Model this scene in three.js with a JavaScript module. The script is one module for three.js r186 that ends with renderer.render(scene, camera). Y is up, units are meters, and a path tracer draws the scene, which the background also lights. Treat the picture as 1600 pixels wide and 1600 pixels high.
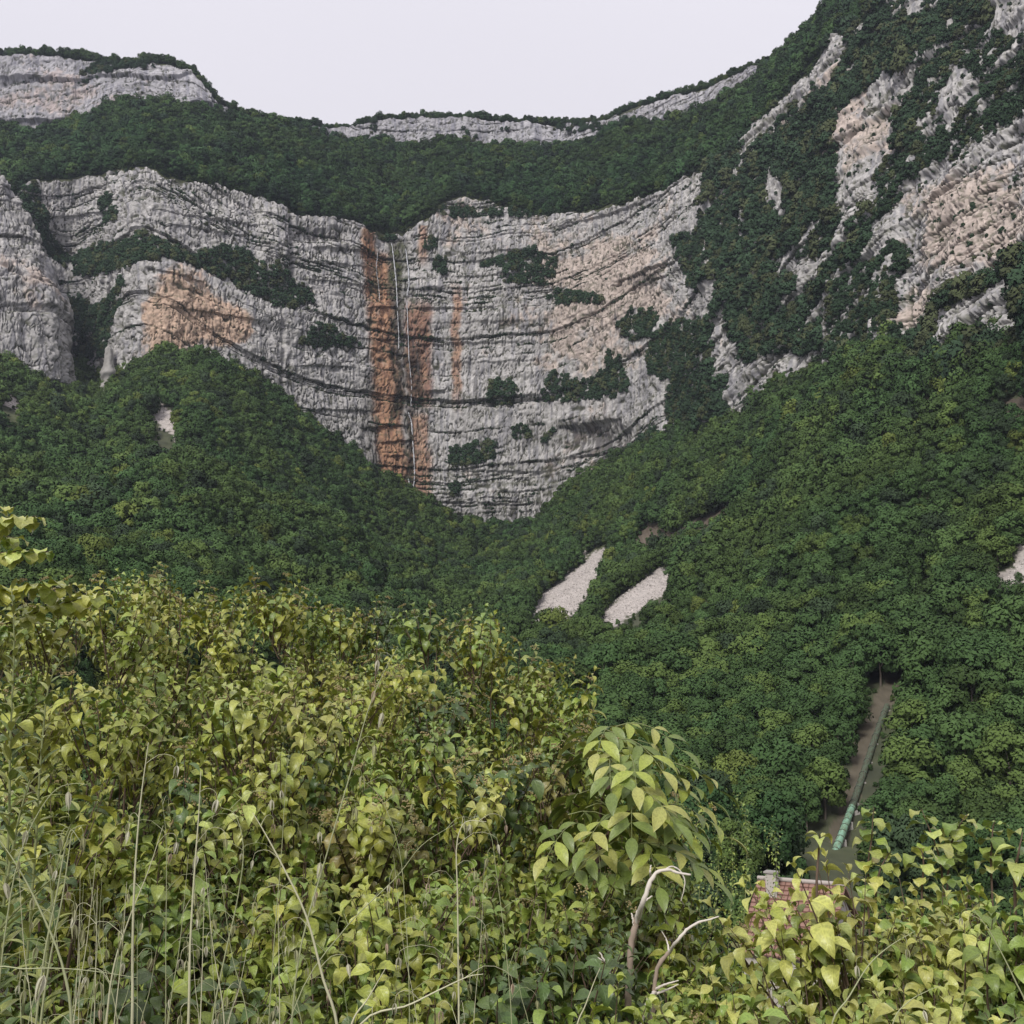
import * as THREE from 'three';
import { mergeGeometries } from 'three/addons/utils/BufferGeometryUtils.js';

// ---------------------------------------------------------------- camera, sky, sun, exposure
const EYE = 1.6, PITCH = 10.4 * Math.PI / 180, FOV = 52;
const FOCAL = 800 / Math.tan(FOV * Math.PI / 360);           // the photograph is 1600 units wide
const camera = new THREE.PerspectiveCamera(FOV, 1, 0.1, 8000);
camera.position.set(0, EYE, 0);
camera.rotation.x = PITCH;
const scene = new THREE.Scene();
const renderer = new THREE.WebGLRenderer({ antialias: true });
renderer.toneMapping = THREE.LinearToneMapping;
renderer.toneMappingExposure = 2.15;
renderer.shadowMap.enabled = true;
{
  // overcast sky: one even deck of cloud, brighter towards the zenith as a cloud deck is, with faint broad mottling
  const W = 256, H = 128, data = new Float32Array(W * H * 4);
  for (let j = 0; j < H; j++) {
    const el = ((j + 0.5) / H - 0.5) * Math.PI, s = Math.max(0, Math.sin(el));
    for (let i = 0; i < W; i++) {
      const az = (i / W) * 2 * Math.PI;
      const mott = 1 + 0.025 * Math.sin(az * 3 + 5 * s) * Math.cos(az * 2 - 7 * s) + 0.015 * Math.sin(az * 7 + 11 * s);
      const L = 0.37 * (1 + 0.72 * s) / (1 + 0.72 * 0.5) * mott, o = (j * W + i) * 4;
      data[o] = L * 1.0; data[o + 1] = L * 0.975; data[o + 2] = L * 1.065; data[o + 3] = 1;
    }
  }
  const sky = new THREE.DataTexture(data, W, H, THREE.RGBAFormat, THREE.FloatType);
  sky.mapping = THREE.EquirectangularReflectionMapping; sky.magFilter = THREE.LinearFilter; sky.needsUpdate = true;
  scene.background = sky; scene.environment = sky;
}
const sun = new THREE.DirectionalLight(new THREE.Color(1, 0.965, 0.91), 1.5);
sun.position.set(-420, 900, 420);
sun.target.position.set(0, 100, -500);
sun.castShadow = true; sun.shadow.radius = 32; sun.shadow.mapSize.set(4096, 4096);
Object.assign(sun.shadow.camera, { left: -1000, right: 1000, top: 1000, bottom: -1000, near: 1, far: 4000 });
scene.add(sun, sun.target);

// ---------------------------------------------------------------- helpers
function rng(seed) { let s = seed | 0; return () => { s = (s + 0x6d2b79f5) | 0; let t = Math.imul(s ^ (s >>> 15), 1 | s); t = (t + Math.imul(t ^ (t >>> 7), 61 | t)) ^ t; return ((t ^ (t >>> 14)) >>> 0) / 4294967296; }; }
const clamp = (x, a, b) => x < a ? a : x > b ? b : x, mix = (a, b, t) => a + (b - a) * t;
const sstep = (a, b, x) => { const t = clamp((x - a) / (b - a), 0, 1); return t * t * (3 - 2 * t); };
const PERM = new Uint8Array(512);
{ const r = rng(77), p = [...Array(256).keys()]; for (let i = 255; i > 0; i--) { const j = Math.floor(r() * (i + 1)); [p[i], p[j]] = [p[j], p[i]]; } for (let i = 0; i < 512; i++) PERM[i] = p[i & 255]; }
const gr = (h, x, y, z) => { h &= 15; const u = h < 8 ? x : y, v = h < 4 ? y : h === 12 || h === 14 ? x : z; return ((h & 1) ? -u : u) + ((h & 2) ? -v : v); };
function noise(x, y, z = 0) {
  const X = Math.floor(x), Y = Math.floor(y), Z = Math.floor(z); x -= X; y -= Y; z -= Z;
  const a = X & 255, b = Y & 255, c = Z & 255, u = x * x * x * (x * (x * 6 - 15) + 10), v = y * y * y * (y * (y * 6 - 15) + 10), w = z * z * z * (z * (z * 6 - 15) + 10);
  const A = PERM[a] + b, AA = PERM[A & 255] + c, AB = PERM[(A + 1) & 255] + c, B = PERM[a + 1] + b, BA = PERM[B & 255] + c, BB = PERM[(B + 1) & 255] + c;
  return mix(mix(mix(gr(PERM[AA], x, y, z), gr(PERM[BA], x - 1, y, z), u), mix(gr(PERM[AB], x, y - 1, z), gr(PERM[BB], x - 1, y - 1, z), u), v),
    mix(mix(gr(PERM[AA + 1], x, y, z - 1), gr(PERM[BA + 1], x - 1, y, z - 1), u), mix(gr(PERM[AB + 1], x, y - 1, z - 1), gr(PERM[BB + 1], x - 1, y - 1, z - 1), u), v), w);
}
const fbm = (x, y, z, o) => { let s = 0, a = 0.5; for (let i = 0; i < o; i++) { s += a * noise(x, y, z); x *= 2.03; y *= 2.03; z *= 2.03; a *= 0.5; } return s; };
const hash2 = (a, b) => { let h = Math.imul(a | 0, 374761393) + Math.imul(b | 0, 668265263); h = Math.imul(h ^ (h >>> 13), 1274126177); return ((h ^ (h >>> 16)) >>> 0) / 4294967296; };
// a point of the place: bearing and height read off the photograph, at depth d metres
const SP = Math.sin(PITCH), CP = Math.cos(PITCH);
function at(px, py, d, out = new THREE.Vector3()) {
  const x = (px - 800) / FOCAL, y = (800 - py) / FOCAL, s = d / (CP - y * SP);
  return out.set(x * s, EYE + (y * CP + SP) * s, -d);
}
// smooth curve through [x, ...values] knots
function curve(k) {
  const n = k.length, m = k[0].length - 1;
  const tan = k.map((p, i) => Array.from({ length: m }, (_, c) => {
    if (i === 0 || i === n - 1) return 0;
    const d0 = (k[i][c + 1] - k[i - 1][c + 1]) / (k[i][0] - k[i - 1][0]), d1 = (k[i + 1][c + 1] - k[i][c + 1]) / (k[i + 1][0] - k[i][0]);
    return d0 * d1 <= 0 ? 0 : 2 * d0 * d1 / (d0 + d1);
  }));
  return (x) => {
    x = clamp(x, k[0][0], k[n - 1][0]);
    let i = 0; while (i < n - 2 && x > k[i + 1][0]) i++;
    const h = k[i + 1][0] - k[i][0], t = (x - k[i][0]) / h, t2 = t * t, t3 = t2 * t;
    return Array.from({ length: m }, (_, c) => k[i][c + 1] * (2 * t3 - 3 * t2 + 1) + tan[i][c] * h * (t3 - 2 * t2 + t) + k[i + 1][c + 1] * (3 * t2 - 2 * t3) + tan[i + 1][c] * h * (t3 - t2));
  };
}
const inside = (poly, x, y) => { let c = false; for (let i = 0, j = poly.length - 1; i < poly.length; j = i++) { const [xi, yi] = poly[i], [xj, yj] = poly[j]; if ((yi > y) !== (yj > y) && x < (xj - xi) * (y - yi) / (yj - yi) + xi) c = !c; } return c; };
const taken = new Map();
function numbered(name) { const n = taken.get(name) ?? 0; taken.set(name, n + 1); return n ? name + '_' + String(n).padStart(3, '0') : name; }
function tag(o, label, category, group) { o.userData.label = label; o.userData.category = category; if (group) o.userData.group = group; return o; }
function mesh(name, geo, mat, parent) { const m = new THREE.Mesh(geo, mat); m.name = name; m.castShadow = m.receiveShadow = true; parent.add(m); return m; }
function structure(name, geo, mat, label, category) { const m = mesh(numbered(name), geo, mat, scene); m.userData.kind = 'structure'; return tag(m, label, category); }
function group(name, label, category, g) { const o = new THREE.Group(); o.name = numbered(name); scene.add(o); return tag(o, label, category, g); }
function geometry(pos, idx, col, nor, uv) {
  const g = new THREE.BufferGeometry();
  g.setAttribute('position', new THREE.BufferAttribute(pos instanceof Float32Array ? pos : new Float32Array(pos), 3));
  if (idx) g.setIndex(new THREE.BufferAttribute(new Uint32Array(idx), 1));
  if (col) g.setAttribute('color', new THREE.BufferAttribute(col instanceof Float32Array ? col : new Float32Array(col), 3));
  if (nor) g.setAttribute('normal', new THREE.BufferAttribute(nor instanceof Float32Array ? nor : new Float32Array(nor), 3)); else g.computeVertexNormals();
  if (uv) g.setAttribute('uv', new THREE.BufferAttribute(new Float32Array(uv), 2));
  return g;
}
// a lofted sheet: columns at bearings px0..px1, rows along the profile given by the lines (each px -> [py, d])
class Loft {
  constructor(px0, px1, nU, lines, segs) {
    this.px0 = px0; this.px1 = px1; this.nU = nU; const nV = segs.reduce((a, b) => a + b, 0); this.nV = nV;
    const N = (nU + 1) * (nV + 1); this.P = new Float32Array(N * 3); this.B = null; this.dpx = new Float32Array(N); this.dpy = new Float32Array(N); this.row = new Float32Array(N);
    const a = new THREE.Vector3(), b = new THREE.Vector3();
    for (let i = 0; i <= nU; i++) {
      const px = mix(px0, px1, i / nU), L = lines.map((f) => f(px));
      let v = 0;
      for (let s = 0; s < segs.length; s++) {
        at(px, L[s][0], L[s][1], a); at(px, L[s + 1][0], L[s + 1][1], b);
        for (let k = s ? 1 : 0; k <= segs[s]; k++, v++) {
          const t = k / segs[s], o = v * (nU + 1) + i;
          this.P[o * 3] = mix(a.x, b.x, t); this.P[o * 3 + 1] = mix(a.y, b.y, t); this.P[o * 3 + 2] = mix(a.z, b.z, t);
          this.dpx[o] = px; this.dpy[o] = mix(L[s][0], L[s + 1][0], t); this.row[o] = s + t;
        }
      }
    }
  }
  normals() {
    const { nU, nV, P } = this, W = nU + 1, N = new Float32Array(P.length);
    for (let v = 0; v <= nV; v++) for (let i = 0; i <= nU; i++) {
      const l = (v * W + Math.max(0, i - 1)) * 3, r = (v * W + Math.min(nU, i + 1)) * 3, d = (Math.max(0, v - 1) * W + i) * 3, u = (Math.min(nV, v + 1) * W + i) * 3, o = (v * W + i) * 3;
      const ax = P[r] - P[l], ay = P[r + 1] - P[l + 1], az = P[r + 2] - P[l + 2], bx = P[u] - P[d], by = P[u + 1] - P[d + 1], bz = P[u + 2] - P[d + 2];
      let nx = ay * bz - az * by, ny = az * bx - ax * bz, nz = ax * by - ay * bx; const k = 1 / (Math.hypot(nx, ny, nz) || 1);
      N[o] = nx * k; N[o + 1] = ny * k; N[o + 2] = nz * k;
    }
    return N;
  }
  smoothNormals(n) {   // normals of the undisturbed sheet, smoothed so that displaced walls do not cross
    let N = this.normals(); const { nU, nV } = this, W = nU + 1;
    for (let k = 0; k < n; k++) {
      const M = new Float32Array(N.length);
      for (let v = 0; v <= nV; v++) for (let i = 0; i <= nU; i++) for (let c = 0; c < 3; c++) {
        const s = 6; M[(v * W + i) * 3 + c] = N[(v * W + i) * 3 + c] * 2 + N[(v * W + Math.max(0, i - s)) * 3 + c] + N[(v * W + Math.min(nU, i + s)) * 3 + c] + N[(Math.max(0, v - s) * W + i) * 3 + c] + N[(Math.min(nV, v + s) * W + i) * 3 + c];
      }
      for (let o = 0; o < M.length; o += 3) { const q = 1 / (Math.hypot(M[o], M[o + 1], M[o + 2]) || 1); M[o] *= q; M[o + 1] *= q; M[o + 2] *= q; }
      N = M;
    }
    return N;
  }
  index() {
    const { nU, nV } = this, W = nU + 1, I = new Uint32Array(nU * nV * 6); let k = 0;
    for (let v = 0; v < nV; v++) for (let i = 0; i < nU; i++) { const a = v * W + i, b = a + 1, c = a + W, d = c + 1; I[k++] = a; I[k++] = b; I[k++] = d; I[k++] = a; I[k++] = d; I[k++] = c; }
    return I;
  }
  geometry(col) { return geometry(this.P, this.index(), col, null); }
  find(px, py) {       // vertex of the built sheet nearest to a design bearing and height
    const { nU, nV } = this, W = nU + 1, i = clamp(Math.round((px - this.px0) / (this.px1 - this.px0) * nU), 0, nU);
    let best = 0, bd = 1e9;
    for (let v = 0; v <= nV; v++) { const o = v * W + i, e = Math.abs(this.dpy[o] - py); if (e < bd) { bd = e; best = o; } }
    return best;
  }
}

// ---------------------------------------------------------------- the lie of the land
// contact of the wooded slopes with the rock, edge of the great wall, foot and rim of the upper wall: bearing, height, depth
const rough = (f, a, b, seed) => (px) => { const q = f(px); q[0] += a * noise(px / 26, seed, 0.5) + b * noise(px / 8.5, seed, 3.5); return q; };
const contact = rough(curve([[-80, 545, 850], [60, 560, 905], [110, 575, 935], [150, 600, 915], [185, 590, 870], [235, 572, 858], [300, 566, 876], [370, 585, 900], [420, 628, 920], [470, 668, 950], [560, 733, 985], [610, 773, 1005], [660, 805, 1020], [720, 833, 1028], [830, 843, 1028], [880, 792, 1015], [930, 752, 1000], [980, 716, 975], [1040, 700, 935], [1080, 686, 885], [1120, 676, 815], [1160, 662, 785], [1200, 625, 745], [1260, 610, 690], [1310, 585, 645], [1350, 568, 605], [1400, 570, 560], [1440, 588, 530], [1500, 570, 490], [1560, 555, 455], [1600, 540, 430], [1780, 450, 340]]), 7, 4, 1.3);
const ledgeLow = curve([[-80, 450, 880], [60, 425, 925], [110, 430, 955], [160, 428, 925], [185, 423, 885], [215, 418, 868], [240, 415, 868], [330, 450, 893], [420, 487, 925], [480, 492, 962], [560, 500, 992], [620, 500, 1018], [700, 490, 1036], [850, 480, 1036], [930, 470, 1010], [980, 462, 988], [1040, 450, 958], [1080, 455, 910], [1120, 450, 850], [1200, 400, 800], [1310, 330, 715], [1400, 290, 650], [1500, 260, 590], [1600, 220, 530], [1780, 130, 430]]);
const ledgeWidth = curve([[-80, 14], [60, 16], [110, 22], [215, 16], [330, 20], [440, 18], [520, 10], [580, 3], [700, 2], [900, 2], [1000, 4], [1100, 8], [1300, 6], [1780, 6]]);
const ledgeHigh = (px) => { const [py, d] = ledgeLow(px), w = ledgeWidth(px)[0]; return [py - 8 - w * 1.05, d + w]; };
const edge = rough(curve([[-80, 322, 915], [0, 318, 930], [50, 290, 945], [60, 286, 948], [150, 276, 955], [185, 268, 925], [215, 262, 905], [240, 264, 904], [260, 275, 908], [330, 290, 930], [400, 305, 955], [440, 322, 960], [470, 338, 980], [560, 352, 1010], [600, 368, 1032], [640, 356, 1044], [680, 330, 1052], [700, 312, 1055], [740, 308, 1058], [830, 338, 1058], [900, 332, 1040], [970, 318, 1010], [1040, 298, 985], [1090, 272, 960], [1115, 262, 945], [1160, 236, 925], [1210, 168, 895], [1260, 118, 865], [1310, 62, 838], [1340, 40, 820], [1400, -15, 785], [1500, -105, 735], [1600, -200, 680], [1780, -350, 570]]), 7, 5, 4.3);
const foot = rough(curve([[-80, 204, 1130], [0, 206, 1140], [50, 213, 1140], [110, 201, 1140], [160, 186, 1130], [230, 171, 1120], [290, 171, 1120], [330, 186, 1130], [400, 197, 1170], [480, 207, 1215], [540, 229, 1235], [590, 231, 1245], [640, 239, 1250], [700, 231, 1255], [760, 233, 1255], [820, 241, 1250], [900, 233, 1235], [930, 223, 1225], [960, 206, 1215], [1020, 204, 1190], [1080, 189, 1160], [1140, 164, 1130], [1200, 119, 1090], [1240, 84, 1060], [1300, 20, 1010], [1400, -60, 940], [1600, -260, 830], [1780, -420, 740]]), 6, 5, 7.3);
const rim = rough(curve([[-80, 84, 1142], [0, 92, 1150], [80, 88, 1152], [150, 98, 1152], [200, 105, 1150], [245, 99, 1146], [290, 112, 1142], [340, 160, 1142], [370, 178, 1158], [400, 186, 1180], [430, 193, 1190], [500, 199, 1226], [540, 201, 1247], [600, 189, 1257], [700, 186, 1267], [800, 191, 1267], [880, 196, 1258], [940, 190, 1238], [1000, 166, 1212], [1060, 151, 1185], [1120, 131, 1155], [1200, 97, 1102], [1240, 70, 1075], [1300, 5, 1020], [1400, -85, 950], [1600, -290, 840], [1780, -450, 750]]), 3, 2.5, 9.3);
const behind = (px) => { const [py, d] = rim(px), e = curveBack(px)[0]; return [py + 26 + e, d + 260]; };
const curveBack = curve([[-80, 10], [300, 0], [800, 0], [1780, 0]]);

// strata: thick massive bands between thin-bedded ones; they dip as the photograph shows
const dip = curve([[-80, -20], [60, 0], [150, 10], [215, 26], [260, 20], [330, 0], [440, -22], [560, -26], [700, -24], [850, -18], [960, 2], [1080, 30], [1200, 70], [1400, 110], [1600, 130], [1780, 130]]);
const level = (py) => at(700, py, 1034).y - dip(700)[0];
const bands = [[840, 735, 0], [735, 640, 0.75], [640, 628, 0], [628, 545, 1], [545, 528, 0], [528, 484, 1], [484, 398, 0], [398, 366, 0.8], [366, 300, 0.3], [300, 270, 0.9], [270, 200, 0.2], [200, 130, 0.9], [130, 60, 0.3], [60, -60, 0.8], [-60, -260, 0.3]].map(([a, b, m]) => [level(a), level(b), m]);
bands.unshift([-200, bands[0][0], 0.3]);
const beds = []; { const r = rng(5); for (const [y0, y1, m] of bands) { let y = y0; while (y < y1 - 0.8) { let t = m > 0.5 ? 7 + r() * 26 : r() < 0.2 ? 5 + r() * 6 : 1.3 + r() * 3; t = Math.min(t, y1 - y); beds.push({ y, t, out: (r() - 0.5) * 2 * (m > 0.5 ? 1 : 0.8) + (m > 0.5 ? 0.7 : -0.5), deep: r(), m }); y += t; } } }
const bedAt = (s) => { let lo = 0, hi = beds.length - 1; while (lo < hi) { const m = (lo + hi + 1) >> 1; if (beds[m].y <= s) lo = m; else hi = m - 1; } return lo; };
function rockRelief(px, x, y, z, arc, o) {   // metres outward, and what the rock is made of
  const warp = 5 * noise(x / 70, y / 90, z / 70) + 1.4 * noise(x / 14, y / 20, z / 14) + 0.7 * noise(x / 4, y / 5, z / 4);
  const s = y - dip(px)[0] + warp, b = bedAt(s), bed = beds[b];
  const rel = s - bed.y, edgeD = Math.min(rel, bed.t - rel), m = Math.max(bed.m, o.smooth);
  const nearer = rel < bed.t / 2 ? b : b + 1;
  // open bedding joints, persistent along the wall for some tens of metres
  const open = clamp(noise(arc / 23, nearer * 7.31, 1.7) * 2.6 + (beds[Math.min(nearer, beds.length - 1)].deep - 0.5) * 1.3 + 0.3 * (1 - bed.m), 0, 1.5);
  const joint = open * Math.exp(-Math.pow(edgeD / 0.6, 2));
  // blocks between vertical joints in the thin beds
  const w = 2.6 + 6 * hash2(b, 11), bx = arc / w + hash2(b, 3) * 9 + 0.3 * noise(arc / 3, s / 3, 4), bi = Math.floor(bx), bf = (bx - bi) * w, crackD = Math.min(bf, w - bf);
  const blk = hash2(bi, b * 17 + 5), c0 = (hash2(bi + (bf > w / 2 ? 1 : 0), b) > 0.55 ? 1 : 0.1) * Math.exp(-Math.pow(crackD / 0.5, 2)) * (1 - 0.6 * m);
  // wandering vertical cracks and runnels, short and long
  const a1 = arc + 1.6 * noise(arc / 6, y / 7, 1), c1 = Math.exp(-Math.pow(noise(a1 / 3.0, y / 9, 3.3) / 0.11, 2)) * sstep(-0.3, 0.1, noise(arc / 13, y / 11, 8.8)), c2 = Math.exp(-Math.pow(noise(a1 / 11, y / 48, 8.1) / 0.045, 2)) * sstep(-0.2, 0.15, noise(arc / 30, y / 30, 4.8));
  const crack = Math.max(c0, c1 * 0.9, c2);
  let h = bed.out * (1.3 - 0.5 * o.smooth) + (blk - 0.5) * 1.6 * (1 - 0.75 * m) - joint * (2.5 - 1.2 * o.smooth) - crack * (2.4 - 0.9 * o.smooth);
  // facets: broken, angular faces
  const f1 = noise(x / 13, y / 17, z / 13), f2 = noise(x / 5.5 + 9, y / 7, z / 5.5);
  h += (Math.abs(f1) * 4 + Math.abs(f2) * 2.2) * (0.5 + 0.5 * m) + fbm(x / 3.2, y / 10, z / 3.2, 2) * 1.3 + noise(x / 1.5, y / 2.6, z / 1.5) * 0.45;
  h += 9 * noise(arc / 95, y / 260, 2.2) + 4.5 * noise(arc / 34, y / 80, 6.6);
  return { h, joint, crack, b, bi, blk, s, rel, m };
}
// stains, faces and streaks that the photograph shows, in design bearings and heights
const soft = (v, a, b, f) => sstep(a - f, a + f, v) * (1 - sstep(b - f, b + f, v));
const blob = (px, py, cx, cy, rx, ry) => Math.exp(-Math.pow((px - cx) / rx, 2) - Math.pow((py - cy) / ry, 2));
function rockColour(px, py, x, y, z, arc, r, out) {
  const n1 = fbm(x / 42, y / 34, z / 42, 3), n2 = fbm(arc / 5, y / 9, 3.1, 3), n3 = noise(x / 1.5, y / 1.5, z / 1.5);
  const st = fbm(arc / 3.4, y / 42, 9.4, 3), wx = noise(y / 18, arc / 60, 2) * 6 + noise(y / 5, 3, arc / 30) * 2.5;   // ragged edges for streaks
  let R = 0.375, G = 0.362, B = 0.352;
  const tone = 1 + 0.35 * n1 + 0.55 * n2 + 0.36 * n3 + (r.blk - 0.5) * 0.3 * (1 - r.m) + (hash2(r.b, 91) - 0.5) * 0.2;
  R *= tone; G *= tone; B *= tone;
  const blend = (k, a, b, c) => { k = clamp(k, 0, 1); R = mix(R, a, k); G = mix(G, b, k); B = mix(B, c, k); };
  // blue-grey weathered sheets and streaks
  blend(sstep(0.0, 0.2, st + 0.25 * n1) * 0.66, 0.19 + 0.06 * n3, 0.187 + 0.06 * n3, 0.205 + 0.06 * n3);
  // buff and pinkish fresh rock
  const warm = Math.max(blob(px, py, 940, 440, 120, 90), 0.8 * blob(px, py, 920, 545, 80, 45), 0.85 * blob(px, py, 1540, 360, 120, 90), 0.6 * blob(px, py, 70, 150, 110, 45), 0.5 * blob(px, py, 740, 340, 70, 35), 0.6 * blob(px, py, 1330, 210, 120, 70), 0.5 * blob(px, py, 30, 450, 60, 60), 0.45 * blob(px, py, 900, 690, 70, 60), 0.75 * blob(px, py, 1440, 500, 45, 40));
  blend(sstep(0.30, 0.62, warm + n1 * 0.9 + n2 * 0.5) * 0.7, 0.44 * (1 + 0.6 * n2 + 0.25 * n3), 0.355 * (1 + 0.6 * n2 + 0.25 * n3), 0.30 * (1 + 0.6 * n2 + 0.25 * n3));
  // the big orange face
  const face = Math.max(blob(px, py, 285, 490, 74, 72), 0.86 * blob(px, py, 345, 510, 60, 46)) * sstep(216, 224, px);
  blend(sstep(0.34, 0.56, face + n1 * 0.5 + n2 * 0.25) * 0.8, 0.46 * (1 + 0.7 * n2 + 0.25 * n3), 0.315 * (1 + 0.7 * n2 + 0.25 * n3), 0.22 * (1 + 0.7 * n2 + 0.25 * n3));
  // tufa and iron stain of the waterfall: bands that run down the wall
  const q = px + wx * 0.8;
  if (px > 540 && px < 740 && py > 352) {
    const lean = (py - 352) * 0.06;
    const a1 = soft(q - lean * 0.55, 563, 588, 5) * sstep(352, 362, py) * (1 - sstep(395, 412, py)) + soft(q - lean, 566, 610, 7) * sstep(385, 400, py);
    const a2 = soft(q, 634, 674, 6) * sstep(455, 490, py) * (1 - sstep(625, 650, py));
    const a3 = soft(q, 706, 720, 3) * sstep(430, 470, py) * (1 - sstep(600, 660, py)) * 0.8, a4 = soft(q, 655, 668, 4) * (1 - sstep(395, 420, py)) * 0.8;
    const a5 = soft(q, 596, 672, 8) * sstep(690, 720, py) * (1 - sstep(770, 790, py)) * 0.9, a6 = soft(q, 640, 668, 4) * sstep(640, 660, py) * 0.8;
    const m = Math.max(a1, a2 * 0.95, a3, a4, a5, a6) * clamp(1.2 + n2 * 1.3 + n1 * 0.7 + n3 * 0.3, 0, 1);
    const dk = clamp(0.45 + n2 * 1.4 + st + 0.45 * a2, 0, 1);
    blend(m * 0.95, mix(0.40, 0.20, dk), mix(0.225, 0.105, dk), mix(0.13, 0.07, dk));
    // wet, algae-dark runnels beside the water
    const w1 = soft(q, 611, 632, 5) * sstep(360, 385, py) * (1 - sstep(640, 670, py)), w2 = soft(q, 628, 662, 8) * sstep(520, 570, py) * (1 - sstep(630, 660, py)) * 0.85, w3 = soft(q, 636, 646, 4) * sstep(630, 650, py), w4 = soft(q, 566, 590, 8) * sstep(560, 600, py) * 0.55;
    blend(Math.max(w1, w2, w3, w4) * clamp(0.9 + n2 * 1.5 + st * 0.7, 0, 1), 0.036 + 0.014 * n3, 0.029 + 0.012 * n3, 0.021 + 0.008 * n3);
    const moss = (soft(q, 612, 640, 7) * sstep(365, 385, py) * (1 - sstep(430, 470, py)) + soft(q, 588, 600, 5) * sstep(385, 400, py) * (1 - sstep(440, 480, py)) * 0.7);
    blend(moss * clamp(0.55 + n2 * 2, 0, 0.9), 0.075, 0.085, 0.04);
  }
  // black water streaks that start at open joints
  const seep = sstep(0.24, 0.44, fbm(arc / 2.7, y / 30, 5.5, 2) + 0.22 * noise(arc / 60, y / 45, 7.7));
  blend(seep * 0.72, 0.075, 0.072, 0.075);
  // seeping, dark-stained hollows
  const damp = Math.max(blob(px, py, 925, 690, 60, 45), 0.8 * blob(px, py, 500, 375, 55, 18), 0.9 * blob(px, py, 1010, 440, 50, 18), 0.7 * blob(px, py, 790, 800, 60, 20), 0.7 * blob(px, py, 180, 445, 40, 25));
  blend(sstep(0.42, 0.62, damp * 0.75 + n2 * 0.9 + st * 0.8) * 0.75, 0.06, 0.055, 0.055);
  // soil and turf lodged on ledges and in joints, painted darker to deepen crack shade
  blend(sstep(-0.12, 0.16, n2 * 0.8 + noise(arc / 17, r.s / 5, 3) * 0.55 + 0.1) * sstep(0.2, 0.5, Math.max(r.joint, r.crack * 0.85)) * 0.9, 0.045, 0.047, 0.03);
  // lichen and thin turf in patches
  blend(sstep(0.16, 0.4, noise(arc / 8, y / 6, 2.9) * 0.7 + noise(arc / 2.2, y / 2.2, 7) * 0.55 + 0.25 * noise(arc / 50, y / 40, 1.1)) * 0.7 * (1 - 0.45 * r.m), 0.085, 0.09, 0.055);
  out[0] = Math.max(R, 0.02); out[1] = Math.max(G, 0.02); out[2] = Math.max(B, 0.02);
}
function rockSheet(name, label, category, px0, px1, nU, lines, segs, o, mat) {
  const L = new Loft(px0, px1, nU, lines, segs), N = L.smoothNormals(10), W = nU + 1, col = new Float32Array(L.P.length), c = [0, 0, 0];
  // distance along the wall
  const arc = new Float32Array(W), mid = Math.floor(L.nV * 0.5) * W;
  for (let i = 1; i <= nU; i++) arc[i] = arc[i - 1] + Math.hypot(L.P[(mid + i) * 3] - L.P[(mid + i - 1) * 3], L.P[(mid + i) * 3 + 2] - L.P[(mid + i - 1) * 3 + 2]);
  L.arc = arc; L.joint = new Float32Array(W * (L.nV + 1));
  for (let k = 0; k < W * (L.nV + 1); k++) {
    const i = k % W, p = k * 3, x = L.P[p], y = L.P[p + 1], z = L.P[p + 2], px = L.dpx[k], py = L.dpy[k];
    const r = rockRelief(px, x, y, z, arc[i] + o.shift, { smooth: o.smooth(px, py) }), h = r.h * o.scale(px, py) + (o.extra ? o.extra(px, py, x, y, z, arc[i]) : 0);
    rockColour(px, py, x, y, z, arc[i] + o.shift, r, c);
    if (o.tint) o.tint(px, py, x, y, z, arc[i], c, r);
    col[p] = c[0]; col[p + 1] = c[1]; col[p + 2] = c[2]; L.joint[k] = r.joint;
    L.P[p] += N[p] * h; L.P[p + 1] += N[p + 1] * h * 0.6; L.P[p + 2] += N[p + 2] * h;
  }
  L.N = L.normals();
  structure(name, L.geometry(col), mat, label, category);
  return L;
}
// roofs that jut from the great wall: from bearing, to bearing, height at each end, metres out
const ROOFS = [[480, 590, 392, 394, 4], [570, 625, 482, 478, 3.5], [630, 780, 480, 479, 3], [560, 640, 531, 531, 3], [640, 850, 538, 534, 2.5], [950, 1095, 447, 402, 5], [850, 1060, 362, 300, 3.5], [975, 1085, 455, 420, 3], [560, 640, 671, 669, 3.5], [590, 650, 694, 692, 3], [600, 640, 715, 714, 2.5], [870, 970, 672, 655, 5], [880, 960, 718, 700, 5], [700, 860, 740, 742, 2.5], [230, 330, 424, 447, 3], [240, 420, 480, 505, 2.5], [440, 600, 643, 645, 2.5], [690, 880, 632, 628, 4], [660, 700, 616, 617, 4], [660, 800, 787, 790, 3], [830, 890, 792, 786, 3], [700, 850, 395, 398, 2.5], [60, 200, 340, 330, 3], [230, 430, 332, 360, 3], [230, 420, 352, 376, 2.5], [460, 590, 440, 448, 2.5], [690, 850, 430, 432, 2.5], [650, 760, 449, 448, 2.5], [480, 600, 415, 418, 2], [650, 850, 505, 503, 2], [680, 860, 570, 566, 2], [450, 560, 575, 577, 2.5]];
const rockMat = new THREE.MeshPhysicalMaterial({ vertexColors: true, roughness: 0.95, specularIntensity: 0.25 });
const bulge = (px, py, cx, cy, rx, ry) => Math.exp(-Math.pow(Math.abs((px - cx) / rx), 3) - Math.pow(Math.abs((py - cy) / ry), 3));
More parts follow.
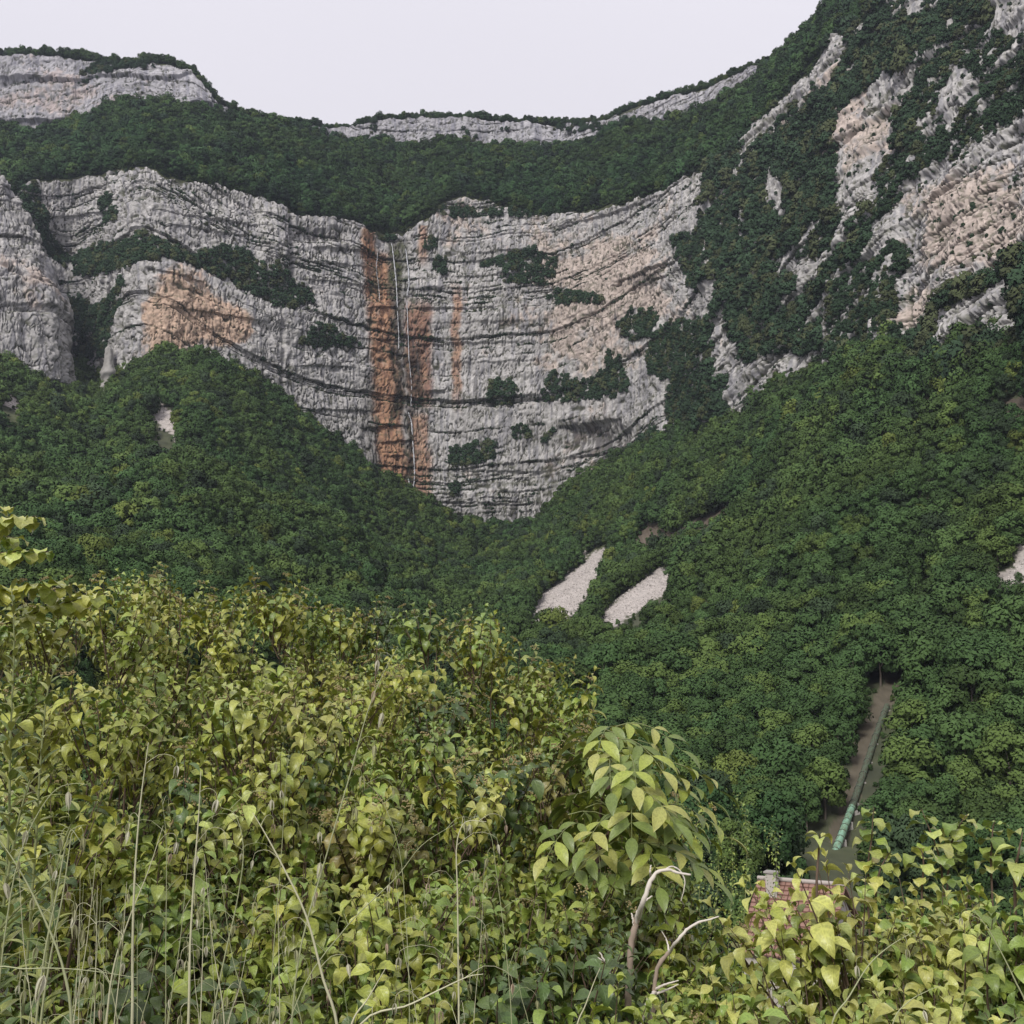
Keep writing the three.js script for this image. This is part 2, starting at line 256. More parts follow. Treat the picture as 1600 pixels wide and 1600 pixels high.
const wall = rockSheet('main_cliff', 'great pale limestone wall with an orange streak round the valley head', 'cliff', -80, 1112, 1000,
  [(px) => { const [py, d] = contact(px); return [py + 40, d - 6]; }, contact, ledgeLow, ledgeHigh, edge], [14, 262, 14, 190], {
    shift: 0, smooth: (px, py) => Math.max(0.9 * blob(px, py, 285, 490, 80, 70), 0.7 * blob(px, py, 950, 430, 110, 60), 0.3), scale: () => 1,
    extra: (px, py, x, y, z, arc) => {
      let e = 0;
      e -= 7 * Math.exp(-Math.pow((px - 452 - (py - 330) * 0.0) / 3.2, 2)) * sstep(300, 330, py) * (1 - sstep(420, 470, py));   // chimney beside the buttress
      e -= 5 * Math.exp(-Math.pow((px - 440) / 2.2, 2)) * sstep(470, 490, py) * (1 - sstep(590, 620, py));
      e -= 14 * bulge(px, py, 930, 690, 55, 26) + 5 * bulge(px, py, 500, 372, 45, 10);                     // overhung hollows
      e -= 6 * Math.exp(-Math.pow((px - 845) / 2, 2)) * sstep(480, 500, py) * (1 - sstep(530, 560, py)) * 0.6;
      e += 9 * bulge(px, py, 425, 380, 24, 60) + 6 * bulge(px, py, 800, 395, 40, 40) * 0.5;
      e -= 4 * bulge(px, py, 590, 410, 18, 60) + 5 * bulge(px, py, 890, 735, 5, 14) + 4 * bulge(px, py, 963, 450, 8, 10) + 5 * bulge(px, py, 1048, 462, 7, 12);
      // overhanging roofs: the rock above steps out
      for (const [x0, x1, y0, y1, k] of ROOFS) { if (px > x0 && px < x1) { const t = (px - x0) / (x1 - x0), yy = mix(y0, y1, t) + 2.4 * noise(arc / 9, 2, y0), f = Math.sin(Math.PI * t); e += k * Math.pow(f, 0.6) * (sstep(-26, -3, py - yy) * (1 - sstep(-0.6, 0.6, py - yy))); } }
      return e;
    },
  }, rockMat);
// the steep, half-wooded mountainside on the right: the same wall, turning towards the viewer and lying back
const flank = rockSheet('rocky_mountainside', 'steep rocky mountainside with scattered trees rising out of the picture', 'mountainside', 1109, 1780, 520,
  [(px) => { const [py, d] = contact(px); return [py + 40, d - 6]; }, contact, ledgeLow, ledgeHigh, edge], [12, 200, 10, 220], {
    shift: 905, smooth: () => 0.0, scale: () => 0.95,
    extra: (px, py, x, y, z, arc) => {
      // rising shelves and steps, parallel to the tilted beds, and jagged ribs between gullies
      const s = (y - dip(px)[0] * 1.1 + 14 * noise(arc / 80, y / 120, 5.1) + 3 * noise(arc / 17, y / 20, 3)) / 34, f = s - Math.floor(s), k = hash2(Math.floor(s), 7);
      const rib = 1 - 2 * Math.abs(noise(arc / 46, y / 120, 12.5));
      return (2 + 5 * k) * (sstep(0, 0.2, f) - f) + 6 * rib + 1.4 * Math.abs(noise(x / 11, y / 15, z / 11)) * 2 + 0.5 * noise(x / 1.1, y / 1.3, z / 1.1);
    },
  }, rockMat);
// the upper wall under the rim
const upper = rockSheet('upper_cliff', 'grey upper limestone wall below the wooded rim', 'cliff', -80, 1330, 820,
  [(px) => { const [py, d] = foot(px); return [py + 14, d - 3]; }, foot, rim], [6, 82], {
    shift: 3000, smooth: (px) => px < 340 ? 0.5 : 0.35, scale: () => 0.85,
    extra: (px, py, x, y, z, arc) => { let e = 6 * noise(arc / 40, 3.3, 1) + 3 * noise(arc / 15, y / 60, 2.1);
      if (px < 330) { const yy = 128 - 0.02 * px + 2.5 * noise(arc / 14, 1, 1), lo = 193 - 0.1 * Math.max(0, px - 60) + 2 * noise(arc / 11, 5, 2); e += 5 * sstep(-16, -2, py - yy) * (1 - sstep(-0.6, 0.6, py - yy)) + 6 * sstep(-40, -2, py - lo) * (1 - sstep(-0.6, 0.6, py - lo)); }
      return e; },
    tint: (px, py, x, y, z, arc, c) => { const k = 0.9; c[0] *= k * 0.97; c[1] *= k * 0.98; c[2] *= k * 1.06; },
  }, rockMat);

// ---- wooded ground: the shelf between the walls, the plateau, the two slopes and the valley
const soilMat = new THREE.MeshStandardMaterial({ vertexColors: true, roughness: 1 });
function groundSheet(name, label, category, L, bump, paint, mat = soilMat) {
  const W = L.nU + 1, col = new Float32Array(L.P.length), c = [0, 0, 0];
  for (let k = 0; k < W * (L.nV + 1); k++) {
    const p = k * 3; L.P[p + 1] += bump(L.dpx[k], L.dpy[k], L.P[p], L.P[p + 1], L.P[p + 2], L.row[k]);
    const x = L.P[p], y = L.P[p + 1], z = L.P[p + 2], n = fbm(x / 6, y / 6, z / 6, 3), m = fbm(x / 40, y / 40, z / 40, 2);
    c[0] = 0.058 + 0.05 * n + 0.03 * m; c[1] = 0.066 + 0.05 * n + 0.04 * m; c[2] = 0.032 + 0.025 * n;
    paint?.(L.dpx[k], L.dpy[k], x, y, z, c);
    for (let q = 0; q < 3; q++) col[p + q] = Math.max(0.012, c[q]);
  }
  L.N = L.normals();
  structure(name, L.geometry(col), mat, label, category);
  return L;
}
const shelf = groundSheet('wooded_shelf', 'sloping shelf of dark woodland between the two rock walls', 'terrain',
  new Loft(-80, 1780, 470, [(px) => { const [py, d] = edge(px); return [py + 24, d + 9]; }, (px) => { const [py, d] = edge(px); return [py - 1, d + 7]; }, (px) => { const [py, d] = foot(px); return [py, d + 2]; }], [2, 90]),
  (px, py, x, y, z, row) => (row < 1 ? 0 : 1) * (14 * noise(x / 60, z / 60, 1) + 5 * noise(x / 24, z / 24, 5) + 1.5 * noise(x / 9, z / 9, 2)) * sstep(1, 1.3, row) * (1 - sstep(1.85, 2, row)));
const plateau = groundSheet('plateau', 'wooded plateau above the rim of the upper wall', 'terrain',
  new Loft(-80, 1780, 300, [(px) => { const [py, d] = rim(px); return [py + 14, d + 8]; }, (px) => { const [py, d] = rim(px); return [py + 0.5, d + 6]; }, behind], [2, 24]), (px, py, x, y, z, row) => 2 * noise(x / 20, z / 20, 4) * sstep(1, 1.1, row));

// bare scree, clearings and cuttings on the slopes, as outlines in design bearings and heights
const SCREE = [
  [[815, 1022], [830, 975], [838, 948], [858, 930], [880, 910], [905, 888], [930, 866], [944, 862], [938, 905], [925, 935], [902, 965], [875, 992], [840, 1022]],
  [[905, 880], [908, 862], [918, 858], [916, 876]], [[936, 880], [944, 862], [954, 866], [950, 878]],
  [[922, 998], [940, 972], [972, 950], [1000, 928], [1030, 898], [1046, 902], [1058, 925], [1050, 945], [1022, 960], [1015, 974], [985, 980], [955, 1000]],
  [[234, 668], [236, 622], [250, 616], [252, 645], [262, 652], [276, 652], [276, 696], [262, 684], [248, 678]],
  [[0, 648], [4, 622], [18, 632], [36, 652], [32, 664], [18, 652]],
  [[1548, 932], [1560, 918], [1585, 905], [1588, 870], [1620, 850], [1660, 880], [1640, 940], [1600, 930], [1570, 936]],
  [[1365, 650], [1378, 640], [1384, 646], [1372, 658]],
  [[878, 905], [882, 890], [890, 890], [886, 902]],
];
const MEADOW = [[[584, 932], [588, 916], [612, 918], [606, 940], [592, 946]], [[520, 925], [528, 922], [540, 945], [528, 944]], [[575, 946], [596, 942], [590, 956], [578, 954]]];
const CUT = [[[985, 860], [1000, 842], [1060, 822], [1100, 812], [1160, 795], [1230, 770], [1236, 778], [1170, 812], [1110, 832], [1075, 852], [1010, 872]], [[1535, 662], [1600, 650], [1640, 648], [1640, 680], [1560, 690]], [[1432, 640], [1446, 600], [1452, 602], [1450, 650], [1440, 660]], [[1232, 770], [1250, 745], [1256, 750], [1240, 780]]];
// the penstock's clearing climbs the right slope
const PIPE = [[1266, 1432], [1297, 1352], [1331, 1262], [1352, 1200], [1373, 1137], [1386, 1103]];
const TRENCH = [[1250, 1430], [1297, 1345], [1331, 1258], [1352, 1198], [1373, 1134], [1392, 1085], [1408, 1020], [1432, 960], [1446, 925]];
const along = (line, py) => { for (let i = 0; i < line.length - 1; i++) if (py <= line[i][1] && py >= line[i + 1][1]) return mix(line[i][0], line[i + 1][0], (line[i][1] - py) / (line[i][1] - line[i + 1][1])); return null; };
const slopeRows = [
  (px) => { const [py, d] = contact(px); return [py - 6, d + 4]; },
  curve([[-80, 690, 620], [150, 740, 650], [300, 715, 690], [440, 780, 730], [600, 862, 790], [740, 905, 850], [830, 900, 830], [1000, 850, 735], [1150, 812, 605], [1300, 775, 500], [1450, 760, 432], [1600, 740, 370], [1780, 700, 300]]),
  curve([[-80, 900, 350], [150, 905, 390], [300, 905, 430], [440, 935, 480], [600, 968, 560], [740, 1000, 620], [830, 1012, 560], [1000, 1020, 455], [1150, 1030, 392], [1300, 1030, 332], [1450, 1030, 302], [1600, 1030, 272], [1780, 1040, 240]]),
  curve([[-80, 1120, 180], [150, 1110, 220], [300, 1105, 240], [440, 1115, 262], [600, 1125, 280], [740, 1145, 290], [830, 1165, 282], [1000, 1205, 262], [1150, 1250, 242], [1300, 1318, 217], [1450, 1335, 206], [1600, 1352, 196], [1780, 1372, 186]]),
];
const slope = groundSheet('wooded_slope', 'wooded lower slopes that run down into the valley', 'terrain', new Loft(-80, 1780, 620, slopeRows, [110, 80, 60]),
  (px, py, x, y, z, row) => { const flat = Math.max(...[[890, 945, 75, 75], [990, 950, 75, 50], [255, 655, 40, 45], [600, 930, 40, 30], [1590, 900, 60, 50], [20, 645, 40, 30], [1345, 1200, 60, 160]].map((b) => blob(px, py, ...b))); const k = sstep(0, 0.15, row) * (1 - sstep(2.85, 3, row)) * (1 - 0.85 * clamp(flat * 1.5, 0, 1)); let h = 15 * noise(x / 85, z / 85, 1.5) + 6 * noise(x / 30, z / 30, 6) + 0.7 * noise(x / 6, z / 6, 3); const t = along(TRENCH, py); if (t !== null) { const e = Math.exp(-Math.pow((px - t) / 55, 2)); h = h * (1 - e) - 2.5 * Math.exp(-Math.pow((px - t) / 13, 2)); } return h * k; },
  (px, py, x, y, z, c) => {
    const n = fbm(x / 3, y / 3, z / 3, 3), jx = px + 9 * noise(x / 6, z / 6, 1) + 4 * noise(x / 2, z / 2, 4), jy = py + 7 * noise(x / 6, z / 6, 7);
    for (const s of SCREE) if (inside(s, jx, jy)) { c[0] = 0.41 * (1 + 0.7 * n); c[1] = 0.37 * (1 + 0.7 * n); c[2] = 0.345 * (1 + 0.7 * n); }
    for (const s of MEADOW) if (inside(s, jx, jy)) { c[0] = 0.16 + 0.06 * n; c[1] = 0.19 + 0.06 * n; c[2] = 0.05; }
    for (const s of CUT) if (inside(s, jx, jy)) { c[0] = 0.10 + 0.10 * n; c[1] = 0.08 + 0.085 * n; c[2] = 0.06 + 0.065 * n; }
    const t = along(TRENCH, py); if (t !== null && Math.abs(jx - t) < 15) { c[0] = 0.10 + 0.07 * n; c[1] = 0.085 + 0.06 * n; c[2] = 0.06 + 0.045 * n; }
  });

// ---- the nearer buttress at the left edge of the valley
const buttress = rockSheet('rock_buttress', 'rounded grey rock buttress standing out at the far left', 'buttress', -120, 112, 230,
  [curve([[-120, 640, 770], [0, 630, 795], [60, 625, 815], [90, 622, 838], [105, 620, 868], [112, 620, 930]]), curve([[-120, 380, 785], [0, 400, 812], [60, 440, 832], [90, 480, 852], [105, 520, 880], [112, 560, 940]]), rough(curve([[-120, 130, 830], [0, 262, 850], [30, 300, 856], [60, 358, 862], [85, 415, 872], [100, 470, 895], [112, 545, 945]]), 5, 4, 2.2)], [120, 110], {
    shift: 5200, smooth: () => 0.35, scale: () => 1, extra: (px, py, x, y, z, arc) => 5 * Math.abs(noise(arc / 26, y / 60, 3.1)) * 2 - 3 * Math.exp(-Math.pow((py - 408 - 0.5 * px) / 3, 2)),
    tint: (px, py, x, y, z, arc, c) => { const k = 0.92; c[0] *= k; c[1] *= k; c[2] *= k; },
  }, rockMat);

// ---------------------------------------------------------------- trees
// a crown of many small leaf clumps spread over uneven lobes; one unit high, standing on y = 0
function crownGeometry(seed, { lobes = 17, clumps = 52, size = 0.05, wide = 0.3, low = 0.3, cone = 0, tall = 0.36 } = {}) {
  const r = rng(seed), pos = [], nor = [], idx = [], L = [];
  for (let i = 0; i < lobes; i++) {
    const t = (i + r() * 0.8) / lobes, y = low + (1 - low) * (0.12 + 0.80 * t), a = i * 2.399 + r() * 1.1;
    const prof = cone ? (1 - t) * 0.95 + 0.06 : Math.sqrt(Math.max(0.02, 1 - Math.pow((t - 0.38) / 0.68, 2)));
    const q = wide * prof * (0.35 + 0.55 * Math.sqrt(r()));
    L.push([Math.cos(a) * q, y, Math.sin(a) * q, (cone ? 0.075 + 0.07 * (1 - t) : 0.10 + 0.095 * r()) * (wide / 0.3)]);
  }
  const n = new THREE.Vector3(), u = new THREE.Vector3(), v = new THREE.Vector3(), q = new THREE.Vector3();
  for (const [cx, cy, cz, R] of L) for (let k = 0; k < clumps; k++) {
    const y = 1 - 1.45 * (k + r()) / clumps, a = k * 2.399 + r() * 0.6, s = Math.sqrt(Math.max(0, 1 - y * y));
    n.set(Math.cos(a) * s, y, Math.sin(a) * s);
    const rad = R * (0.74 + 0.42 * r()), px = cx + n.x * rad, py = cy + n.y * rad * 0.86, pz = cz + n.z * rad;
    q.set(n.x + (r() - 0.5) * 1.5, n.y + 0.25 + (r() - 0.5) * 1.3, n.z + (r() - 0.5) * 1.5).normalize();
    u.set(r() - 0.5, r() - 0.5, r() - 0.5).cross(q).normalize(); v.crossVectors(q, u);
    const w = size * (0.6 + 0.8 * r()), l = w * (1 + 0.5 * r()), o = pos.length / 3, dr = -w * 0.35;
    for (const [a1, b1, c1] of [[0, -1, 0], [0.8, -0.1, 1], [0, 1.1, 0], [-0.8, 0.1, 1]]) pos.push(px + u.x * a1 * w + v.x * b1 * l + q.x * c1 * dr, py + u.y * a1 * w + v.y * b1 * l + q.y * c1 * dr, pz + u.z * a1 * w + v.z * b1 * l + q.z * c1 * dr);
    n.set(n.x * 0.85 + q.x * 0.32 + cx * 1.6, n.y * 0.85 + q.y * 0.32 + (cy - low - 0.3) * 0.9, n.z * 0.85 + q.z * 0.32 + cz * 1.6).normalize();
    for (let c = 0; c < 4; c++) nor.push(n.x, n.y, n.z);
    idx.push(o, o + 1, o + 2, o, o + 2, o + 3);
  }
  return geometry(pos, idx, null, nor);
}
function limb(points, radii, sides = 6) {            // a tapered, bent limb
  const pos = [], idx = [], t = new THREE.Vector3(), u = new THREE.Vector3(), v = new THREE.Vector3(), up = new THREE.Vector3(0.31, 0.2, 0.93);
  points.forEach((p, i) => {
    t.copy(points[Math.min(i + 1, points.length - 1)]).sub(points[Math.max(i - 1, 0)]).normalize(); u.crossVectors(t, up).normalize(); v.crossVectors(t, u);
    for (let k = 0; k < sides; k++) { const a = k / sides * 2 * Math.PI, c = Math.cos(a) * radii[i], s = Math.sin(a) * radii[i]; pos.push(p.x + u.x * c + v.x * s, p.y + u.y * c + v.y * s, p.z + u.z * c + v.z * s); }
    if (i) for (let k = 0; k < sides; k++) { const a = (i - 1) * sides + k, b = (i - 1) * sides + (k + 1) % sides; idx.push(a, a + sides, b, b, a + sides, b + sides); }
  });
  const top = pos.length / 3, e = points[points.length - 1]; pos.push(e.x, e.y, e.z);
  for (let k = 0; k < sides; k++) idx.push(top - sides + k, top, top - sides + (k + 1) % sides);
  return geometry(pos, idx);
}
const V = (x, y, z) => new THREE.Vector3(x, y, z);
function trunkGeometry(seed, h = 0.75) {
  const r = rng(seed), list = [], b = () => (r() - 0.5) * 0.05;
  list.push(limb([V(0, -0.12, 0), V(b(), 0.2, b()), V(b(), 0.45, b()), V(b(), h, b())], [0.022, 0.017, 0.012, 0.004], 6));
  for (let i = 0; i < 4; i++) { const a = i * 1.7 + r(), y = 0.3 + 0.1 * i; list.push(limb([V(0, y, 0), V(Math.cos(a) * 0.1, y + 0.1, Math.sin(a) * 0.1), V(Math.cos(a) * 0.2, y + 0.17, Math.sin(a) * 0.2)], [0.009, 0.006, 0.002], 5)); }
  return mergeGeometries(list);
}
const CROWNS = [0, 1, 2, 3, 4].map((i) => crownGeometry(100 + i, { lobes: 11 + i, clumps: 84, wide: 0.32 + 0.02 * (i % 3), low: 0.16, size: 0.04 }));
const FINE = [0, 1, 2, 3].map((i) => crownGeometry(120 + i, { lobes: 12 + i, clumps: 190, wide: 0.31 + 0.02 * (i % 3), low: 0.15, size: 0.025 }));
const CONE = crownGeometry(140, { lobes: 22, clumps: 44, wide: 0.2, low: 0.1, cone: 1, size: 0.042 });
const BUSHES = [0, 1, 2].map((i) => crownGeometry(160 + i, { lobes: 11, clumps: 46, wide: 0.42, low: 0.0, size: 0.075 }));
const TRUNKS = [0, 1].map((i) => trunkGeometry(180 + i));
const leafMat = new THREE.MeshPhysicalMaterial({ color: 0xffffff, roughness: 0.85, specularIntensity: 0.25 });
const barkMat = new THREE.MeshStandardMaterial({ color: new THREE.Color(0.11, 0.092, 0.075), roughness: 0.95 });
// scatter points over a sheet, at most one per gap metres; accept says whether and how large
function scatter(L, perSquareMetre, seed, gap, accept) {
  const r = rng(seed), { nU, nV, P } = L, W = nU + 1, out = [], cells = new Map(), key = (x, y, z) => Math.floor(x / gap) * 73856093 ^ Math.floor(y / gap) * 19349663 ^ Math.floor(z / gap) * 83492791;
  for (let v = 0; v < nV; v++) for (let i = 0; i < nU; i++) {
    const a = (v * W + i) * 3, b = a + 3, c = a + W * 3, ux = P[b] - P[a], uy = P[b + 1] - P[a + 1], uz = P[b + 2] - P[a + 2], wx = P[c] - P[a], wy = P[c + 1] - P[a + 1], wz = P[c + 2] - P[a + 2];
    const area = Math.hypot(uy * wz - uz * wy, uz * wx - ux * wz, ux * wy - uy * wx);
    let n = area * perSquareMetre; n = Math.floor(n) + (r() < n - Math.floor(n) ? 1 : 0);
    while (n-- > 0) {
      const s = r(), t = r(), x = P[a] + ux * s + wx * t, y = P[a + 1] + uy * s + wy * t, z = P[a + 2] + uz * s + wz * t, k = v * W + i;
      const px = mix(L.dpx[k], L.dpx[k + 1], s), py = mix(L.dpy[k], L.dpy[k + W], t), size = accept(px, py, x, y, z, r, k);
      if (!size) continue;
      let hit = false;
      for (let ax = -1; ax < 2 && !hit; ax++) for (let ay = -1; ay < 2 && !hit; ay++) for (let az = -1; az < 2 && !hit; az++) for (const q of cells.get(key(x + ax * gap, y + ay * gap, z + az * gap)) ?? []) if ((q[0] - x) ** 2 + (q[1] - y) ** 2 + (q[2] - z) ** 2 < gap * gap) { hit = true; break; }
      if (hit) continue;
      const kk = key(x, y, z); if (!cells.has(kk)) cells.set(kk, []); cells.get(kk).push([x, y, z]);
      out.push({ x, y, z, px, py, size, d: Math.hypot(x, z), k });
    }
  }
  return out;
}
const dummy = new THREE.Object3D();
function plant(list, geos, r, name, label, category, mats, colour, squash = () => 1, sink = 0.02) {   // many alike plants as one mass
  geos.forEach((g, gi) => {
    const mine = list.filter((_, i) => i % geos.length === gi); if (!mine.length) return;
    const m = new THREE.InstancedMesh(g, mats, mine.length), c = new THREE.Color();
    mine.forEach((t, i) => {
      dummy.position.set(t.x, t.y - t.size * sink, t.z); dummy.rotation.set((r() - 0.5) * 0.16, r() * 6.283, (r() - 0.5) * 0.16); const w = t.size * (0.85 + 0.3 * r()) * (t.wide ?? 1); dummy.scale.set(w, t.size * squash(r), w);
      dummy.updateMatrix(); m.setMatrixAt(i, dummy.matrix); m.setColorAt(i, colour(c, t, r));
    });
    m.name = numbered(name); m.castShadow = m.receiveShadow = true; m.userData.kind = 'stuff'; tag(m, label, category); scene.add(m);
  });
}
// broadleaf greens: mostly oak, hornbeam and ash, now and then a yellower crown
function green(c, t, r) {
  const k = 0.62 + 0.72 * r(), y = r(), patch = noise(t.x / 60, t.z / 60, 3.3);
  if (y < 0.035) return c.setRGB(0.105 * k, 0.138 * k, 0.034 * k);
  if (y < 0.14) return c.setRGB(0.078 * k, 0.118 * k, 0.032 * k);
  if (y < 0.24) return c.setRGB(0.036 * k, 0.058 * k, 0.028 * k);
  return c.setRGB((0.053 + 0.020 * patch) * k, (0.092 + 0.016 * patch) * k, 0.029 * k);
}
const treeCol = leafMat;
const bare = (px, py, grow) => { for (let g = 0; g <= grow; g += 7) { for (const s of SCREE) if (inside(s, px, py - g)) return true; for (const s of MEADOW) if (inside(s, px, py - g * 0.7)) return true; for (const s of CUT) if (g > 3 && g < 20 && inside(s, px, py - g)) return true; } for (let g = 0; g <= (py > 1080 ? 90 : 20); g += 10) { const t = along(TRENCH, py - g); if (t !== null && px - t < (py > 1085 ? 45 : 10) && t - px < (py > 1100 ? 20 + (py - 1100) * 0.05 : 10)) return true; } return false; };
const treeOn = (px, py, x, y, z, r) => { if (px < -60 || px > 1680) return 0; if (bare(px, py, 0)) { const q = along(TRENCH, py); return q !== null && py > 1085 && Math.abs(px - q) > 9 && Math.abs(px - q) < 40 && r() < 0.4 ? 0.8 + 1.3 * r() : 0; } const st = 1 + 0.35 * noise(x / 45, z / 45, 4); if (bare(px, py, 48)) return r() < 0.45 ? 1.5 + 2 * r() : 0; return (9.5 + 9 * r() * (0.4 + 0.6 * r())) * st; };
const woods = scatter(slope, 0.08, 21, 5.3, treeOn);
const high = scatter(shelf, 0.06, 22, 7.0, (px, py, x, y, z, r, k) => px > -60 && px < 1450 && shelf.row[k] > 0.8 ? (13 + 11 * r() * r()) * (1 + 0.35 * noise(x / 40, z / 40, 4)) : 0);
const onTop = scatter(plateau, 0.09, 23, 4.2, (px, py, x, y, z, r, k) => px > -60 && px < 1420 && plateau.row[k] > 0.8 && plateau.row[k] < 1.35 && noise(x / 25, z / 25, 8) > -0.35 ? (px < 330 ? 9 : 6.5) + 9 * r() * r() : 0);
console.log('trees', woods.length, high.length, onTop.length);
// the nearest trees one can tell apart are things of their own
woods.sort((a, b) => a.d - b.d);
const single = woods.filter((t) => t.px > 940 && t.px < 1610 && t.py < 1330).slice(0, 290), singles = new Set(single);
{
  const r = rng(31), c = new THREE.Color(), mats = Array.from({ length: 9 }, (_, i) => new THREE.MeshPhysicalMaterial({ color: green(new THREE.Color(), { x: i * 37, z: i * 91 }, r).clone(), roughness: 0.85, specularIntensity: 0.25 }));
  single.forEach((t, i) => {
    const mi = Math.floor(r() * 9), col = mats[mi].color, tone = col.r > 0.066 ? 'yellow-green' : col.g < 0.075 ? 'dark green' : 'mid-green', side = t.px < 1130 ? 'between the hedge and the two scree patches' : t.px < 1345 ? 'left of the green pipe' : 'right of the green pipe';
    const g = group('broadleaf_tree', tone + ' round-crowned tree in the wood ' + side, 'tree', tone + ' trees of the wood ' + side);
    g.position.set(t.x, t.y - 0.2, t.z); g.rotation.y = r() * 6.283; const w = t.size * (0.9 + 0.3 * r()); g.scale.set(w, t.size, w);
    mesh('trunk', TRUNKS[i % 2], barkMat, g); mesh('crown', FINE[i % 4], mats[mi], g);
  });
}
plant(woods.filter((t) => !singles.has(t) && t.d < 480), FINE, rng(37), 'forest', 'dense green broadleaf wood on the nearer lower slopes', 'forest', leafMat, green);
plant(woods.filter((t) => !singles.has(t) && t.d >= 480), CROWNS, rng(32), 'forest', 'dense green broadleaf wood on the farther lower slopes', 'forest', leafMat, green);
plant(high, CROWNS, rng(33), 'forest', 'dark green wood on the shelf between the two rock walls', 'forest', leafMat, (c, t, r) => { green(c, t, r).multiplyScalar(0.5 + 0.5 * r()); c.r *= 0.88; c.b *= 1.15; return c; });  // species tone, with shade and haze mixed in as darker, bluer leaf colour
const fringe = scatter(shelf, 0.3, 24, 2.6, (px, py, x, y, z, r, k) => px > -60 && px < 1400 && shelf.row[k] > 0.75 && shelf.row[k] < 1.16 ? 3 + 4.5 * r() : 0);
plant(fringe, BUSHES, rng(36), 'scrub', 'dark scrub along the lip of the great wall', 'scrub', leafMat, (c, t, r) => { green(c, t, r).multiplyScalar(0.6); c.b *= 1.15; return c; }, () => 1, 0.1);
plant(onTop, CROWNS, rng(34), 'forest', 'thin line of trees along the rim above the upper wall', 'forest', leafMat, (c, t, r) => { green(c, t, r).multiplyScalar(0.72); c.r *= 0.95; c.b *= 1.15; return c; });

// ---------------------------------------------------------------- trees and shrubs that cling to the rock
const ROCKY = [   // where the flank shows bare rock
  [[1156, 262], [1168, 228], [1200, 188], [1228, 150], [1262, 112], [1296, 84], [1305, 55], [1336, 62], [1335, 100], [1312, 132], [1262, 160], [1216, 190], [1180, 225], [1165, 265]],
  [[1312, 262], [1318, 205], [1345, 178], [1378, 150], [1418, 138], [1442, 142], [1432, 168], [1412, 186], [1396, 225], [1375, 255], [1340, 268], [1316, 300]],
  [[1195, 285], [1212, 278], [1236, 300], [1242, 332], [1222, 322]],
  [[1196, 400], [1215, 408], [1255, 408], [1288, 400], [1312, 365], [1312, 300], [1330, 285], [1365, 285], [1385, 300], [1350, 345], [1340, 375], [1318, 402], [1270, 432], [1215, 420]],
  [[1365, 380], [1372, 358], [1405, 340], [1425, 330], [1412, 362], [1395, 392], [1378, 402]],
  [[1400, 335], [1440, 292], [1480, 252], [1530, 232], [1600, 200], [1700, 150], [1700, 420], [1610, 415], [1560, 445], [1500, 462], [1470, 490], [1420, 520], [1405, 470], [1425, 420], [1410, 380]], [[1558, 60], [1562, 0], [1640, -30], [1660, 60], [1600, 70]], [[1478, 190], [1490, 160], [1520, 130], [1540, 150], [1510, 190], [1490, 205]],
  [[1082, 462], [1100, 450], [1132, 440], [1122, 478], [1098, 508], [1084, 500]],
  [[1112, 560], [1118, 520], [1140, 500], [1150, 530], [1172, 548], [1168, 566], [1130, 580]],
  [[1143, 640], [1150, 600], [1180, 575], [1205, 562], [1240, 552], [1262, 560], [1300, 540], [1312, 560], [1262, 580], [1226, 604], [1180, 640], [1150, 655]],
  [[1285, 500], [1300, 470], [1312, 480], [1306, 520], [1290, 530]], [[1425, 545], [1432, 490], [1448, 492], [1446, 530], [1438, 560]],
  [[1478, 512], [1520, 492], [1560, 475], [1620, 445], [1640, 500], [1600, 520], [1530, 540], [1490, 550]],
  [[1150, 345], [1162, 335], [1172, 350], [1160, 360]], [[1335, 30], [1350, 20], [1356, 40], [1342, 52]], [[1428, 20], [1440, 8], [1448, 30], [1432, 42]],
];
const HALF = [[[1435, 125], [1500, 55], [1560, 70], [1680, 60], [1680, 220], [1530, 235], [1470, 262], [1440, 240]], [[1295, 470], [1330, 430], [1400, 400], [1425, 520], [1420, 570], [1340, 565], [1300, 545]], [[1340, 300], [1400, 240], [1440, 250], [1430, 300], [1380, 350]], [[1150, 260], [1215, 190], [1240, 200], [1180, 280]], [[1390, 10], [1480, -20], [1480, 60], [1400, 70]]];
